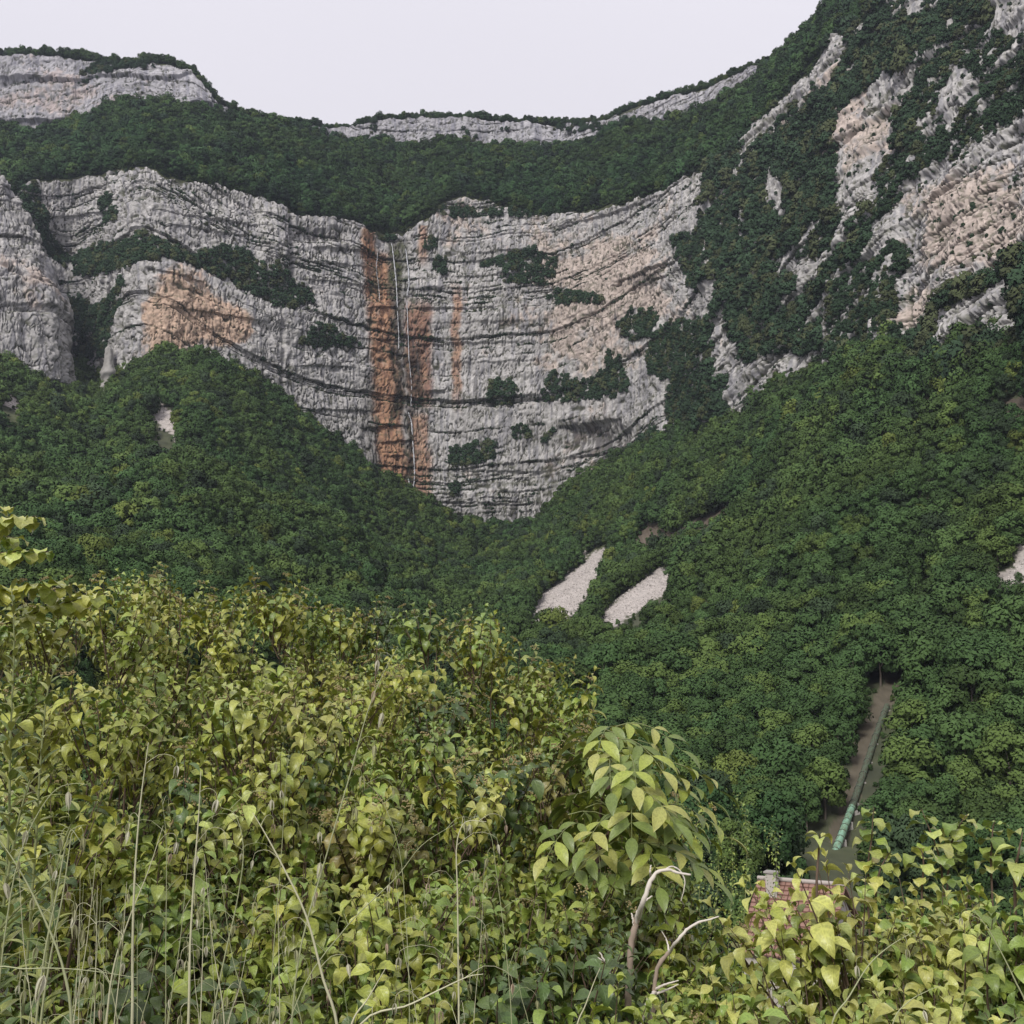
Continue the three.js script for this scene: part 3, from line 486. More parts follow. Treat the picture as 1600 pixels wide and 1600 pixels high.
const GREEN = [   // dark growth on the ledges of the great wall
  [[108, 405], [130, 392], [160, 384], [200, 380], [216, 366], [240, 372], [262, 392], [262, 410], [225, 418], [190, 424], [160, 430], [118, 430]],
  [[262, 396], [300, 400], [330, 395], [350, 388], [378, 394], [408, 420], [440, 442], [470, 455], [482, 478], [450, 486], [420, 474], [390, 462], [350, 442], [300, 420], [264, 410]],
  [[460, 536], [478, 522], [500, 512], [522, 520], [552, 532], [560, 542], [520, 546], [500, 550], [478, 548]],
  [[104, 468], [130, 468], [150, 490], [178, 470], [190, 440], [200, 440], [192, 480], [176, 520], [170, 560], [140, 568], [112, 545]],
  [[156, 312], [172, 308], [180, 322], [186, 345], [176, 352], [164, 350]],
  [[768, 602], [782, 596], [800, 600], [808, 620], [806, 637], [772, 638], [762, 632]],
  [[855, 600], [865, 590], [890, 592], [905, 598], [930, 590], [945, 575], [950, 552], [962, 552], [970, 580], [984, 598], [978, 612], [955, 624], [900, 628], [868, 636], [848, 628]],
  [[696, 726], [706, 708], [740, 702], [760, 694], [774, 700], [776, 720], [750, 730], [720, 738]],
  [[752, 415], [790, 402], [835, 395], [866, 408], [868, 430], [855, 446], [815, 446], [780, 440], [788, 420]],
  [[676, 405], [695, 403], [700, 420], [694, 430], [678, 428]], [[660, 378], [680, 372], [684, 388], [664, 390]],
  [[966, 498], [985, 485], [1022, 492], [1034, 505], [1020, 530], [985, 536], [968, 520]],
  [[1032, 520], [1060, 505], [1085, 510], [1112, 490], [1112, 520], [1090, 560], [1098, 600], [1112, 640], [1100, 664], [1060, 676], [1040, 650], [1048, 600], [1020, 590], [1012, 560]],
  [[958, 720], [975, 695], [1000, 680], [1020, 668], [1040, 690], [1000, 725], [965, 745]], [[846, 676], [862, 674], [866, 692], [850, 698]],
  [[856, 465], [870, 455], [905, 458], [935, 462], [940, 470], [905, 474], [866, 474]], [[800, 672], [815, 668], [830, 690], [805, 694]], [[1060, 380], [1090, 375], [1112, 300], [1112, 470], [1085, 450], [1072, 420]],
  [[700, 764], [714, 760], [720, 778], [704, 780]], [[680, 318], [705, 322], [740, 330], [830, 330], [835, 340], [740, 340], [690, 338]], [[596, 355], [612, 352], [620, 372], [600, 374]],
  [[30, 300], [60, 290], [90, 380], [110, 400], [100, 420], [60, 380]], [[400, 445], [430, 420], [450, 440], [430, 470]],
];
const WHERE = ['on the ledge left of the orange face', 'on the long ledge above the orange face', 'on the short ledge left of the waterfall', 'in the gully behind the rock needle', 'in the cleft high on the left wall', 'on the ledge right of the waterfall', 'on the wide ledge with the dark spire-shaped tree', 'on the low ledge right of the waterfall foot', 'on the broken ledge in the right half of the wall', 'beside the top of the waterfall on its right', 'just below the wood right of the waterfall top',
  'on the upper ledge at the right end of the wall', 'in the dark band where the wall meets the mountainside', 'at the foot of the wall on its right', 'under the damp hollow of the wall', 'on the thin ledge under the buff face', 'on the lower wall left of the damp hollow', 'on the edge where the wall turns to the mountainside', 'at the very foot of the wall by the waterfall', 'on the top step of the wall below the wood', 'at the lip of the waterfall', 'in the gap behind the left buttress', 'at the right end of the ledge above the orange face'];
const inAny = (list, x, y) => list.some((p) => inside(p, x, y));
// ---- on the flank: a broken cover of trees and bushes
const clingFlank = scatter(flank, 0.07, 41, 3.3, (px, py, x, y, z, r, k) => {
  const jx = px + 9 * noise(x / 12, y / 12, z / 12), jy = py + 9 * noise(z / 12, x / 12, y / 12), rock = inAny(ROCKY, jx, jy) || inAny(ROCKY, jx, jy - 9) || inAny(ROCKY, jx, jy - 17) || inAny(ROCKY, jx, jy - 25), half = inAny(HALF, jx, jy), n = noise(x / 22, y / 22, z / 22) + 0.5 * noise(x / 8, y / 8, z / 8);
  if (rock) return r() < 0.06 + 0.5 * clamp(n - 0.1, 0, 1) ? 1.2 + 3.4 * r() * r() : 0;
  if (half) return n > -0.12 || r() < 0.25 ? 3 + 5.5 * r() : 0;
  return n > -0.26 || r() < 0.12 ? (6 + 8 * r()) * (1 + 0.4 * n) : 0;
});
// ---- on the great wall: groves on the ledges, tufts in the joints
const groves = scatter(wall, 0.09, 42, 2.9, (px, py, x, y, z, r) => (inAny(GREEN, px + 4 * noise(x / 6, y / 6, 1), py + 4 * noise(x / 6, y / 6, 4)) ? 4 + 4.5 * r() : 0));
const tufts = scatter(wall, 0.5, 43, 1.3, (px, py, x, y, z, r, k) => (wall.joint[k] > 0.3 && noise(x / 30, y / 24, z / 30) + 0.4 * noise(x / 7, y / 7, 3) > -0.05 && !(px > 220 && px < 360 && py > 430 && py < 560) ? 0.9 + 2.2 * r() * r() : 0));
const ledgeScrub = scatter(wall, 0.12, 46, 2.4, (px, py, x, y, z, r, k) => (wall.joint[k] > 0.25 && noise(x / 26, y / 16, z / 26) + 0.35 * noise(x / 6, y / 6, 8) > 0.2 && !(px > 225 && px < 370 && py > 430 && py < 560) ? 1.8 + 3 * r() * r() : 0));
const tuftsUp = scatter(upper, 0.05, 44, 2.5, (px, py, x, y, z, r, k) => (upper.joint[k] > 0.2 && noise(x / 35, y / 20, 5) > 0.1 ? 1 + 2.2 * r() : 0));
const clumpsUp = scatter(upper, 0.05, 45, 4, (px, py, x, y, z, r) => (inAny([[[124, 118], [150, 105], [200, 100], [235, 92], [250, 100], [225, 112], [200, 116], [170, 126], [130, 132]], [[330, 175], [345, 165], [350, 195], [335, 195]], [[575, 195], [590, 190], [592, 208], [580, 210]], [[700, 200], [745, 215], [735, 236], [725, 210]], [[775, 200], [800, 206], [790, 214]], [[870, 180], [930, 185], [940, 210], [890, 212], [850, 195]]], px + 5 * noise(x / 8, y / 8, 2), py) ? 5 + 5 * r() : 0));
console.log('cling', clingFlank.length, groves.length, tufts.length, tuftsUp.length, clumpsUp.length);
const dull = (c, t, r) => { const k = 0.75 + 0.5 * r(); return r() < 0.2 ? c.setRGB(0.070 * k, 0.085 * k, 0.040 * k) : c.setRGB(0.034 * k, 0.062 * k, 0.032 * k); };
{
  // the larger ones, told apart one by one
  const r = rng(51), mats = Array.from({ length: 7 }, () => new THREE.MeshPhysicalMaterial({ color: dull(new THREE.Color(), null, r).clone(), roughness: 0.85, specularIntensity: 0.25 }));
  const build = (t, name, label, cat, grp, geo) => {
    const g = group(name, label, cat, grp); g.position.set(t.x, t.y - t.size * 0.25, t.z); g.rotation.y = r() * 6.283; const w = t.size * (0.85 + 0.3 * r()); g.scale.set(w, t.size * (0.85 + 0.3 * r()), w);
    mesh('trunk', TRUNKS[0], barkMat, g); mesh('crown', geo, mats[Math.floor(r() * 7)], g);
  };
  const near = (L) => [...L].sort((a, b) => b.size / b.d - a.size / a.d);
  const big = near(clingFlank.filter((t) => t.px < 1600 && t.py > 0)).slice(0, 290), bs = new Set(big);
  big.forEach((t, i) => { const wh = t.px < 1180 ? 'on the left flank of the right mountainside' : t.py < 200 ? 'high on the right mountainside' : t.py < 400 ? 'halfway up the right mountainside' : 'low on the right mountainside just above the wood'; build(t, 'mountainside_tree', 'dark bushy tree clinging to the rocks ' + wh, 'tree', 'trees clinging to the rocks ' + wh, i % 2 ? CROWNS[i % 5] : BUSHES[i % 3]); });
  const bg = near(groves.filter((t) => t.px > 0)).slice(0, 280), gs = new Set(bg);
  bg.forEach((t, i) => { let gi = GREEN.findIndex((q) => inside(q, t.px, t.py)); const wh = WHERE[gi < 0 ? GREEN.map((q, k) => [Math.hypot(q[0][0] - t.px, q[0][1] - t.py), k]).sort((a, b) => a[0] - b[0])[0][1] : gi]; build(t, 'ledge_tree', 'small dark tree ' + wh, 'tree', 'trees ' + wh, t.px > 930 && t.px < 975 && t.py > 540 && t.py < 610 ? CONE : i % 3 ? CROWNS[i % 5] : BUSHES[i % 3]); });
  plant(clingFlank.filter((t) => !bs.has(t)), [...BUSHES, CROWNS[1], CROWNS[3]], r, 'scrub', 'broken cover of trees and scrub on the right mountainside', 'scrub', leafMat, dull, () => 1, 0.25);
  plant(groves.filter((t) => !gs.has(t)), BUSHES, r, 'scrub', 'dark scrub on the ledges of the great wall', 'scrub', leafMat, dull, () => 1, 0.25);
  plant(ledgeScrub, BUSHES, r, 'scrub', 'scattered bushes along the bedding ledges of the great wall', 'scrub', leafMat, dull, () => 0.9, 0.3);
  plant(tufts, BUSHES, r, 'tufts', 'small tufts growing from the joints of the great wall', 'tufts', leafMat, (c, t, q) => dull(c, t, q).multiplyScalar(1.25), () => 0.8, 0.3);
  plant(tuftsUp, BUSHES, r, 'tufts', 'small tufts growing from the upper rock wall', 'tufts', leafMat, dull, () => 0.8, 0.3);
  plant(clumpsUp, CROWNS, r, 'scrub', 'dark clumps of trees on the ledges of the upper wall', 'scrub', leafMat, dull, () => 1, 0.2);
}

// ---- a rock needle that stands before the gully on the left
{
  const foot0 = at(168, 606, 862), pos = [], idx = [], col = [], r = rng(61), rows = 44, sides = 26, H = 46, c = [0, 0, 0];
  for (let j = 0; j <= rows; j++) for (let k = 0; k < sides; k++) {
    const t = j / rows, a = k / sides * 2 * Math.PI, y = foot0.y - 8 + t * H, lean = 3 * t - 5 * t * t;
    const R = (mix(9, 2.6, Math.pow(t, 0.55)) + 2 * Math.exp(-Math.pow((t - 0.45) / 0.08, 2))) * (1 - sstep(0.93, 1, t) * 0.85) * (1 + 0.35 * noise(Math.cos(a) * 1.6, y / 7, Math.sin(a) * 1.6) + 0.16 * noise(Math.cos(a) * 5, y / 2.5, Math.sin(a) * 5));
    const x = foot0.x + lean + Math.cos(a) * R, z = foot0.z + Math.sin(a) * R; pos.push(x, y, z);
    const q = 1 + 0.5 * fbm(x / 3, y / 4, z / 3, 3); col.push(0.27 * q, 0.26 * q, 0.245 * q);
    if (j) { const A = (j - 1) * sides + k, B = (j - 1) * sides + (k + 1) % sides; idx.push(A, A + sides, B, B, A + sides, B + sides); }
  }
  tag(mesh('rock_pinnacle', geometry(pos, idx, col), rockMat, scene), 'slim pale rock needle standing at the gully mouth below the orange face', 'rock');
}

// ---------------------------------------------------------------- valley floor and the near bank
const bankY = (d) => d < 3 ? -0.12 * d : d < 12 ? -0.36 - 0.30 * (d - 3) : d < 60 ? -3.06 - 0.40 * (d - 12) : -22.26 - 0.03 * (d - 60);
const groundY = (x, d) => bankY(d) + 0.25 * noise(x / 4, d / 4, 2) * clamp(d / 6, 0, 1) + 0.05 * noise(x / 0.7, d / 0.7, 5);
const valleyLow = (px) => { const p = V(0, 0, 0); at(px, 1100, 70, p); const y = bankY(70) - EYE; return [y, 70]; };
{
  // between the foot of the slopes and the bank
  const L = new Loft(-80, 1780, 240, [slopeRows[3], (px) => slopeRows[3](px)], [36]), W = L.nU + 1;
  for (let i = 0; i <= L.nU; i++) { const a = at(L.dpx[i], ...slopeRows[3](L.dpx[i])), b = at(L.dpx[i], 1100, 64); b.y = bankY(64) - 0.4; for (let v = 0; v <= 36; v++) { const t = v / 36, o = (v * W + i) * 3, q = t * t * (3 - 2 * t); L.P[o] = mix(a.x, b.x, t); L.P[o + 2] = mix(a.z, b.z, t); L.P[o + 1] = mix(a.y, b.y, Math.pow(t, 0.6)) ; } }
  var valley = groundSheet('valley_floor', 'rough valley floor between the wood and the near bank', 'terrain', L, (px, py, x, y, z) => 0.8 * noise(x / 12, z / 12, 3) * 0.5);
}
{
  const nx = 90, nz = 110, pos = [], idx = [], col = [];
  for (let j = 0; j <= nz; j++) for (let i = 0; i <= nx; i++) {
    const d = -8 + 78 * Math.pow(j / nz, 1.5), x = (i / nx - 0.5) * (34 + Math.max(0, d) * 1.4), n = fbm(x / 0.8, d / 0.8, 2, 3); pos.push(x, groundY(x, Math.max(d, 0)), -d);
    col.push(0.07 + 0.05 * n, 0.062 + 0.045 * n, 0.034 + 0.02 * n);
    if (i < nx && j < nz) { const a = j * (nx + 1) + i; idx.push(a, a + 1, a + nx + 2, a, a + nx + 2, a + nx + 1); }
  }
  structure('bank', geometry(pos, idx, col), soilMat, 'earth bank under the shrubs in the foreground', 'ground');
}
// trees on the valley floor, seen over the shrubs
const floorTrees = scatter(valley, 0.035, 71, 4.5, (px, py, x, y, z, r) => (px > -40 && px < 1650 && -z > 140 ? (px > 1225 && px < 1400 ? (px > 1243 && px < 1360 ? 0 : 1.6 + 1.8 * r()) : 7 + 5 * r()) : 0));
const floorScrub = scatter(valley, 0.16, 73, 1.7, (px, py, x, y, z, r) => (px > -60 && px < 1680 && -z > 66 && !(px > 1243 && px < 1350 && -z > 95) && (px > 1000 || r() < 0.5) && Math.hypot(x - 27.4, -z - 92) > 8.5 ? 1.2 + 2.4 * r() : 0));
plant(floorScrub, BUSHES, rng(74), 'undergrowth', 'low scrub on the valley floor round the house', 'scrub', leafMat, (c, t, r) => green(c, t, r).multiplyScalar(0.8));
plant(floorTrees, FINE, rng(72), 'forest', 'trees and bushes of the valley floor behind the shrubs', 'forest', leafMat, green);

// ---------------------------------------------------------------- penstock
{
  const seen = (px, py) => {      // depth of the ground met first in that direction
    const W = slope.nU + 1, i = Math.round((px - slope.px0) / (slope.px1 - slope.px0) * slope.nU); let best = 1e9, err = 1e9, last = 0;
    for (let v = slope.nV; v >= 0; v--) { const o = (v * W + i) * 3, D = -slope.P[o + 2], yy = (slope.P[o + 1] - EYE) / D, t = (yy * CP - SP) / (CP + yy * SP), row = 800 - t * FOCAL; if (row <= py) return D; best = D; }
    return best; };
  const pts = PIPE.map(([px, py]) => at(px, py, Math.min(seen(px, py), 400) - (py > 1300 ? 4 + (py - 1300) * 0.3 : 3)));
  const a = pts[0].clone(), g = group('penstock', 'long green steel pipe running up the wooded slope through a cutting', 'pipe'); g.position.copy(a);
  const cv = new THREE.CatmullRomCurve3(pts.map((q) => q.clone().sub(a))), len = cv.getLength(), R = 0.74; let split = 0.3, near = 1e9; for (let u = 0; u <= 1; u += 0.005) { const e = cv.getPointAt(u).distanceTo(pts[2].clone().sub(a)); if (e < near) { near = e; split = u; } }
  const paint = (k) => { const W = 64, H = 256, d = new Uint8Array(W * H * 4), r = rng(81 + k); for (let j = 0; j < H; j++) for (let i = 0; i < W; i++) { const n = fbm(i / 9, j / 16, k, 4), m = fbm(i / 4, j / 30, k + 5, 3), o = (j * W + i) * 4, s = k ? [84, 100, 82] : [132, 172, 148], t = k ? [72, 64, 50] : [108, 124, 98], f = clamp(0.35 + n * 1.8 + m, 0, 1); for (let c = 0; c < 3; c++) d[o + c] = clamp(mix(s[c], t[c], f) + (r() - 0.5) * 14, 0, 255); d[o + 3] = 255; } const t = new THREE.DataTexture(d, W, H); t.colorSpace = THREE.SRGBColorSpace; t.wrapS = t.wrapT = THREE.RepeatWrapping; t.magFilter = THREE.LinearFilter; t.repeat.set(k ? 6 : 3, 1); t.needsUpdate = true; return t; };
  const fresh = new THREE.MeshStandardMaterial({ map: paint(0), roughness: 0.55 }), old = new THREE.MeshStandardMaterial({ map: paint(1), roughness: 0.8 });
  const piece = (t0, t1) => new THREE.TubeGeometry(new THREE.CatmullRomCurve3(Array.from({ length: 12 }, (_, i) => cv.getPointAt(mix(t0, t1, i / 11)))), 40, R, 20, false);
  mesh('pipe_section', piece(0, split), fresh, g).userData.label = 'pale green freshly painted lower pipe section'; mesh('pipe_section', piece(split, 1), old, g).userData.label = 'dark mossy upper pipe section';
  const ringGeo = new THREE.TorusGeometry(R + 0.03, 0.085, 8, 26), ringMat = new THREE.MeshStandardMaterial({ color: new THREE.Color(0.06, 0.065, 0.055), roughness: 0.8 });
  for (let y = 1.5; y < len; y += y < split * len ? 3.6 : 7.5) { const m = mesh('ring', ringGeo, ringMat, g); m.position.copy(cv.getPointAt(y / len)); m.quaternion.setFromUnitVectors(V(0, 0, 1), cv.getTangentAt(y / len)); }
  const con = new THREE.MeshStandardMaterial({ color: new THREE.Color(0.30, 0.28, 0.26), roughness: 0.95 });
  for (let y = 5; y < len; y += 11) mesh('saddle', new THREE.BoxGeometry(2.0, 2.4, 0.8), con, g).position.copy(cv.getPointAt(y / len)).add(V(0, -1.5, 0));
  mesh('anchor_block', new THREE.BoxGeometry(3.0, 3.6, 3.0), con, g).position.copy(cv.getPointAt(split)).add(V(1.5, -2.4, 0));
}
// ---------------------------------------------------------------- the house below, its roof seen over the shrubs
{
  const g = group('house', 'house with a red-brown tiled roof half hidden behind the shrubs', 'house'), c = at(1192, 1374, 95);
  g.rotation.y = -0.5; g.position.set(c.x + 2.85, c.y - 6.9, c.z + 1.56);
  const wallM = new THREE.MeshStandardMaterial({ color: new THREE.Color(0.40, 0.37, 0.33), roughness: 0.95 }), W = 6.5, D = 13, H = 2.6, top = H - 0.25, rise = 4.3;
  const sh = new THREE.Shape([new THREE.Vector2(-D / 2, -6), new THREE.Vector2(D / 2, -6), new THREE.Vector2(D / 2, top), new THREE.Vector2(0, top + rise - 0.15), new THREE.Vector2(-D / 2, top)]);
  mesh('wall', new THREE.ExtrudeGeometry(sh, { depth: W, bevelEnabled: false }).rotateY(Math.PI / 2).translate(-W / 2, 0, 0), wallM, g);
  const tileM = new THREE.MeshStandardMaterial({ vertexColors: true, roughness: 0.9 });
  for (const s of [-1, 1]) {                      // each pitch: rows of tiles laid in steps
    const list = [], r = rng(91 + s), rows = 15, cols = 15, span = Math.hypot(D / 2 + 0.5, rise * (D / 2 + 0.5) / (D / 2)), ang = Math.atan2(rise, D / 2);
    for (let j = 0; j < rows; j++) for (let i = 0; i < cols; i++) {
      const b = new THREE.CylinderGeometry(0.235, 0.225, span / rows * 1.18, 6, 1, false, -Math.PI / 2, Math.PI).rotateX(Math.PI / 2 - 0.05).translate((i + 0.5) / cols * (W + 0.9) - (W + 0.9) / 2, 0.05 + 0.03 * r(), (j + 0.5) * span / rows);
      const k = 0.86 + 0.28 * r(), n = b.attributes.position.count, q = new Float32Array(n * 3); for (let v = 0; v < n; v++) { q[v * 3] = 0.27 * k; q[v * 3 + 1] = 0.155 * k; q[v * 3 + 2] = 0.122 * k; } b.setAttribute('color', new THREE.BufferAttribute(q, 3)); b.deleteAttribute('uv'); list.push(b);
    }
    const slab = new THREE.BoxGeometry(W + 0.9, 0.12, span).translate(0, -0.08, span / 2), q = new Float32Array(slab.attributes.position.count * 3); for (let v = 0; v < q.length; v += 3) { q[v] = 0.25; q[v + 1] = 0.145; q[v + 2] = 0.115; } slab.setAttribute('color', new THREE.BufferAttribute(q, 3)); slab.deleteAttribute('uv'); list.push(slab);
    const p = mesh('roof', mergeGeometries(list), tileM, g); p.position.y = H + rise; if (s < 0) { p.rotation.y = Math.PI; } p.rotation.order = 'YXZ'; p.rotation.x = ang;
  }
  mesh('ridge', new THREE.CylinderGeometry(0.19, 0.19, W + 0.9, 8).rotateZ(Math.PI / 2).translate(0, H + rise + 0.1, 0), new THREE.MeshStandardMaterial({ color: new THREE.Color(0.36, 0.32, 0.29), roughness: 0.9 }), g);
  const ch = mesh('chimney', new THREE.BoxGeometry(0.9, 2.0, 0.8).translate(-2.1, H + rise - 0.2, 1.3), wallM, g); mesh('cap', new THREE.BoxGeometry(1.15, 0.14, 1.05).translate(-2.1, H + rise + 0.87, 1.3), new THREE.MeshStandardMaterial({ color: new THREE.Color(0.3, 0.28, 0.26), roughness: 0.9 }), ch);
}
// a low white hut at the top of the small meadow on the left slope
{
  const o = slope.find(596, 917) * 3, g = group('hut', 'tiny low white hut at the upper edge of the small clearing', 'hut'); g.position.set(slope.P[o], slope.P[o + 1], slope.P[o + 2]); g.rotation.y = 0.1;
  mesh('wall', new THREE.BoxGeometry(6.2, 2.2, 3).translate(0, 0.9, 0), new THREE.MeshStandardMaterial({ color: new THREE.Color(0.6, 0.6, 0.58), roughness: 0.9 }), g);
  mesh('roof', new THREE.CylinderGeometry(0.05, 2.3, 1.2, 4, 1).rotateY(Math.PI / 4).scale(2.1, 1, 1.1).translate(0, 2.55, 0), new THREE.MeshStandardMaterial({ color: new THREE.Color(0.42, 0.41, 0.40), roughness: 0.9 }), g);
  mesh('door', new THREE.BoxGeometry(1, 1.7, 0.1).translate(0.8, 0.7, 1.53), new THREE.MeshStandardMaterial({ color: new THREE.Color(0.1, 0.08, 0.06), roughness: 0.9 }), g);
}
// loose stones on the scree
{
  const st = scatter(slope, 0.5, 95, 0.9, (px, py, x, y, z, r) => (SCREE.some((s) => inside(s, px, py)) ? 0.25 + 0.9 * r() * r() * r() : 0)), g = new THREE.IcosahedronGeometry(1, 0), r = rng(96), m = new THREE.InstancedMesh(g, new THREE.MeshStandardMaterial({ roughness: 0.95, flatShading: true }), st.length), c = new THREE.Color();
  st.forEach((t, i) => { dummy.position.set(t.x, t.y + t.size * 0.2, t.z); dummy.rotation.set(r() * 6, r() * 6, r() * 6); dummy.scale.set(t.size, t.size * 0.7, t.size * 0.8); dummy.updateMatrix(); m.setMatrixAt(i, dummy.matrix); const k = 0.24 + 0.26 * r(); m.setColorAt(i, c.setRGB(k, k * 0.92, k * 0.86)); });
  m.name = 'scree'; m.userData.kind = 'stuff'; m.castShadow = m.receiveShadow = true; tag(m, 'loose pale stones lying on the bare scree patches', 'scree'); scene.add(m);
}
// ---------------------------------------------------------------- the waterfall: thin strands over the stained rock
{
  const g = group('waterfall', 'thin white waterfall threading down the orange stained wall', 'waterfall'); g.userData.kind = 'structure';
  const water = new THREE.MeshPhysicalMaterial({ color: new THREE.Color(0.62, 0.63, 0.66), roughness: 0.35, transmission: 0.3, thickness: 0 });
  const strand = (pts, w, seed) => {
    const r = rng(seed), P = []; for (let i = 0; i < pts.length - 1; i++) for (let k = 0; k < 14; k++) P.push([mix(pts[i][0], pts[i + 1][0], k / 14) + (r() - 0.5) * 0.7, mix(pts[i][1], pts[i + 1][1], k / 14)]); P.push(pts[pts.length - 1]);
    let z = -1e9; const V3 = P.map(([px, py]) => { const o = wall.find(px, py) * 3; z = Math.max(z - 0.25, wall.P[o + 2]); const q = at(px, py, -z - 1.1); return q; });
    mesh('water_strand', limb(V3, V3.map((_, i) => w * (0.55 + 0.7 * r()) * (i === 0 || i === V3.length - 1 ? 0.4 : 1)), 6), water, g);
  };
  strand([[612, 380], [616, 410], [619, 440], [621, 480]], 0.55, 1); strand([[621, 486], [623, 520], [623, 545]], 0.4, 2); strand([[634, 388], [638, 420], [639, 446], [636, 462]], 0.6, 3); strand([[636, 470], [637, 510], [639, 560], [643, 600], [642, 636]], 0.38, 4);
  strand([[638, 644], [643, 660], [645, 690], [647, 720], [648, 742]], 0.7, 5); strand([[648, 744], [646, 760], [645, 772]], 0.55, 6); strand([[638, 748], [641, 762], [642, 776]], 0.5, 7); strand([[590, 395], [588, 420], [592, 450], [593, 470]], 0.25, 8);
}

// ---------------------------------------------------------------- foreground plants
// one leaf: base at the origin, growing along +y, face up along +z; folded along the midrib and arched
function leafGeometry({ len = 1, wide = 0.5, widest = 0.42, arch = 0.5, fold = 0.25, tip = 1, stalk = 0.1, teeth = 0, wave = 0, n = 6, seed = 1 }) {
  const pos = [], idx = [], uv = [], r = rng(seed); let y = 0, z = 0, a = 0.25;
  for (let i = 0; i <= n; i++) {
    const t = i / n, body = t <= 0.001 ? 0 : Math.pow(Math.sin(Math.PI * Math.pow(t, Math.log(0.5) / Math.log(widest))), tip > 1 ? 0.8 : 1) * (t > widest ? Math.pow((1 - t) / (1 - widest), (tip - 1) * 0.5) : 1);
    const w = wide * 0.5 * body * (1 + (teeth ? (i % 2 ? teeth : -teeth) : 0)), f = fold * w * 1.6, wv = wave * Math.sin(t * 9 + seed) * w;
    pos.push(-w, y, z + f + wv, 0, y, z, w, y, z + f - wv); uv.push(0, t, 0.5, t, 1, t);
    const st = (len / n) * (i === 0 ? 1 : 1); y += Math.cos(a) * st; z += Math.sin(a) * st; a -= arch / n * (0.5 + 1.4 * t);
    if (i) { const o = (i - 1) * 3; idx.push(o, o + 1, o + 3, o + 1, o + 4, o + 3, o + 1, o + 2, o + 4, o + 2, o + 5, o + 4); }
  }
  for (let k = 0; k < pos.length; k += 3) pos[k + 1] += stalk * len;
  const o = pos.length / 3, s = 0.02 * len; pos.push(-s, 0, 0, s, 0, 0, 0, stalk * len * 1.02, 0); uv.push(0.5, 0, 0.5, 0, 0.5, 0.02); idx.push(o, o + 1, o + 2);
  return geometry(pos, idx, null, null, uv);
}
// veins: a bump and a slight tone along midrib and side veins
function veins(side, pale, mottle, seed) {
  const W = 64, H = 96, col = new Uint8Array(W * H * 4), bmp = new Uint8Array(W * H * 4);
  for (let j = 0; j < H; j++) for (let i = 0; i < W; i++) {
    const u = Math.abs(i / (W - 1) - 0.5) * 2, v = j / (H - 1), mid = Math.exp(-Math.pow(u / 0.07, 2)), ph = (v * 1.15 - u * 0.32) * side, fr = Math.abs(ph - Math.round(ph)), vein = Math.max(mid, 0.8 * Math.exp(-Math.pow(fr / 0.09, 2)) * (1 - u * 0.4)), n = fbm(i / 9, j / 9, seed, 3), o = (j * W + i) * 4;
    const c = clamp(0.93 + pale * vein + mottle * n, 0, 1) * 255; col[o] = Math.min(255, c * (1 + 0.02 * vein)); col[o + 1] = c; col[o + 2] = c * 0.95; col[o + 3] = 255;
    bmp[o] = bmp[o + 1] = bmp[o + 2] = clamp(0.7 - 0.55 * vein + 0.2 * n, 0, 1) * 255; bmp[o + 3] = 255;
  }
  const T = (d, srgb) => { const t = new THREE.DataTexture(d, W, H); t.magFilter = THREE.LinearFilter; if (srgb) t.colorSpace = THREE.SRGBColorSpace; t.needsUpdate = true; return t; };
  return { map: T(col, true), bumpMap: T(bmp, false) };
}
const leafLook = (v, rough = 0.42, trans = 0.32, bump = 0.0012) => ({ ...v, bumpScale: bump, roughness: rough, transmission: trans, thickness: 0, specularIntensity: 0.95 });
const VEIN = veins(4.5, 0.16, 0.3, 3), VEIN_FINE = veins(9, 0.14, 0.3, 5);
const stemMat = new THREE.MeshStandardMaterial({ color: new THREE.Color(0.085, 0.055, 0.036), roughness: 0.85 });
const greenStem = new THREE.MeshStandardMaterial({ color: new THREE.Color(0.17, 0.19, 0.075), roughness: 0.6 });
const whiteMat = new THREE.MeshPhysicalMaterial(leafLook(VEIN));      // tinted copy by copy

// a shoot: opposite pairs of leaves along a twig, each pair turned a quarter from the last; returns where its leaves sit
function shootLeaves(seed, { pairs = 6, len = 0.3, leaf = 0.065, droop = 0.5, tipSmall = 0.5, alternate = false }) {
  const r = rng(seed), list = [], q = new THREE.Quaternion(), e = new THREE.Euler(), m = new THREE.Matrix4();
  const bend = (r() - 0.5) * 0.5, axis = (t) => V(bend * len * t * t, len * t, (r() - 0.5) * 0.004);
  for (let i = 0; i < pairs; i++) {
    const t = (i + 0.6) / pairs, p = axis(t), az = alternate ? i * 2.4 : i * Math.PI / 2 + r() * 0.5, size = leaf * (0.75 + 0.5 * r()) * (t > 0.75 ? mix(1, tipSmall, (t - 0.75) * 4) : 0.85 + 0.3 * t);
    for (const s of alternate ? [0] : [0, Math.PI]) {
      e.set(-(1.5 + droop * (0.1 + 1.2 * r()) * (1.2 - 0.7 * t)), az + s + (r() - 0.5) * 0.4, (r() - 0.5) * 0.7, 'YXZ'); q.setFromEuler(e);
      list.push(m.clone().compose(p, q, V(size, size * (0.9 + 0.25 * r()), size)));
    }
  }
  for (const s of [0, 2.1]) { e.set(-0.35 - 0.3 * r(), s, 0, 'YXZ'); list.push(m.clone().compose(axis(1), q.setFromEuler(e).clone(), V(1, 1, 1).multiplyScalar(leaf * tipSmall))); }
  return { list, twig: limb([axis(-0.25), axis(0.25), axis(0.6), axis(1)], [0.0032, 0.0026, 0.002, 0.0008], 5) };
}
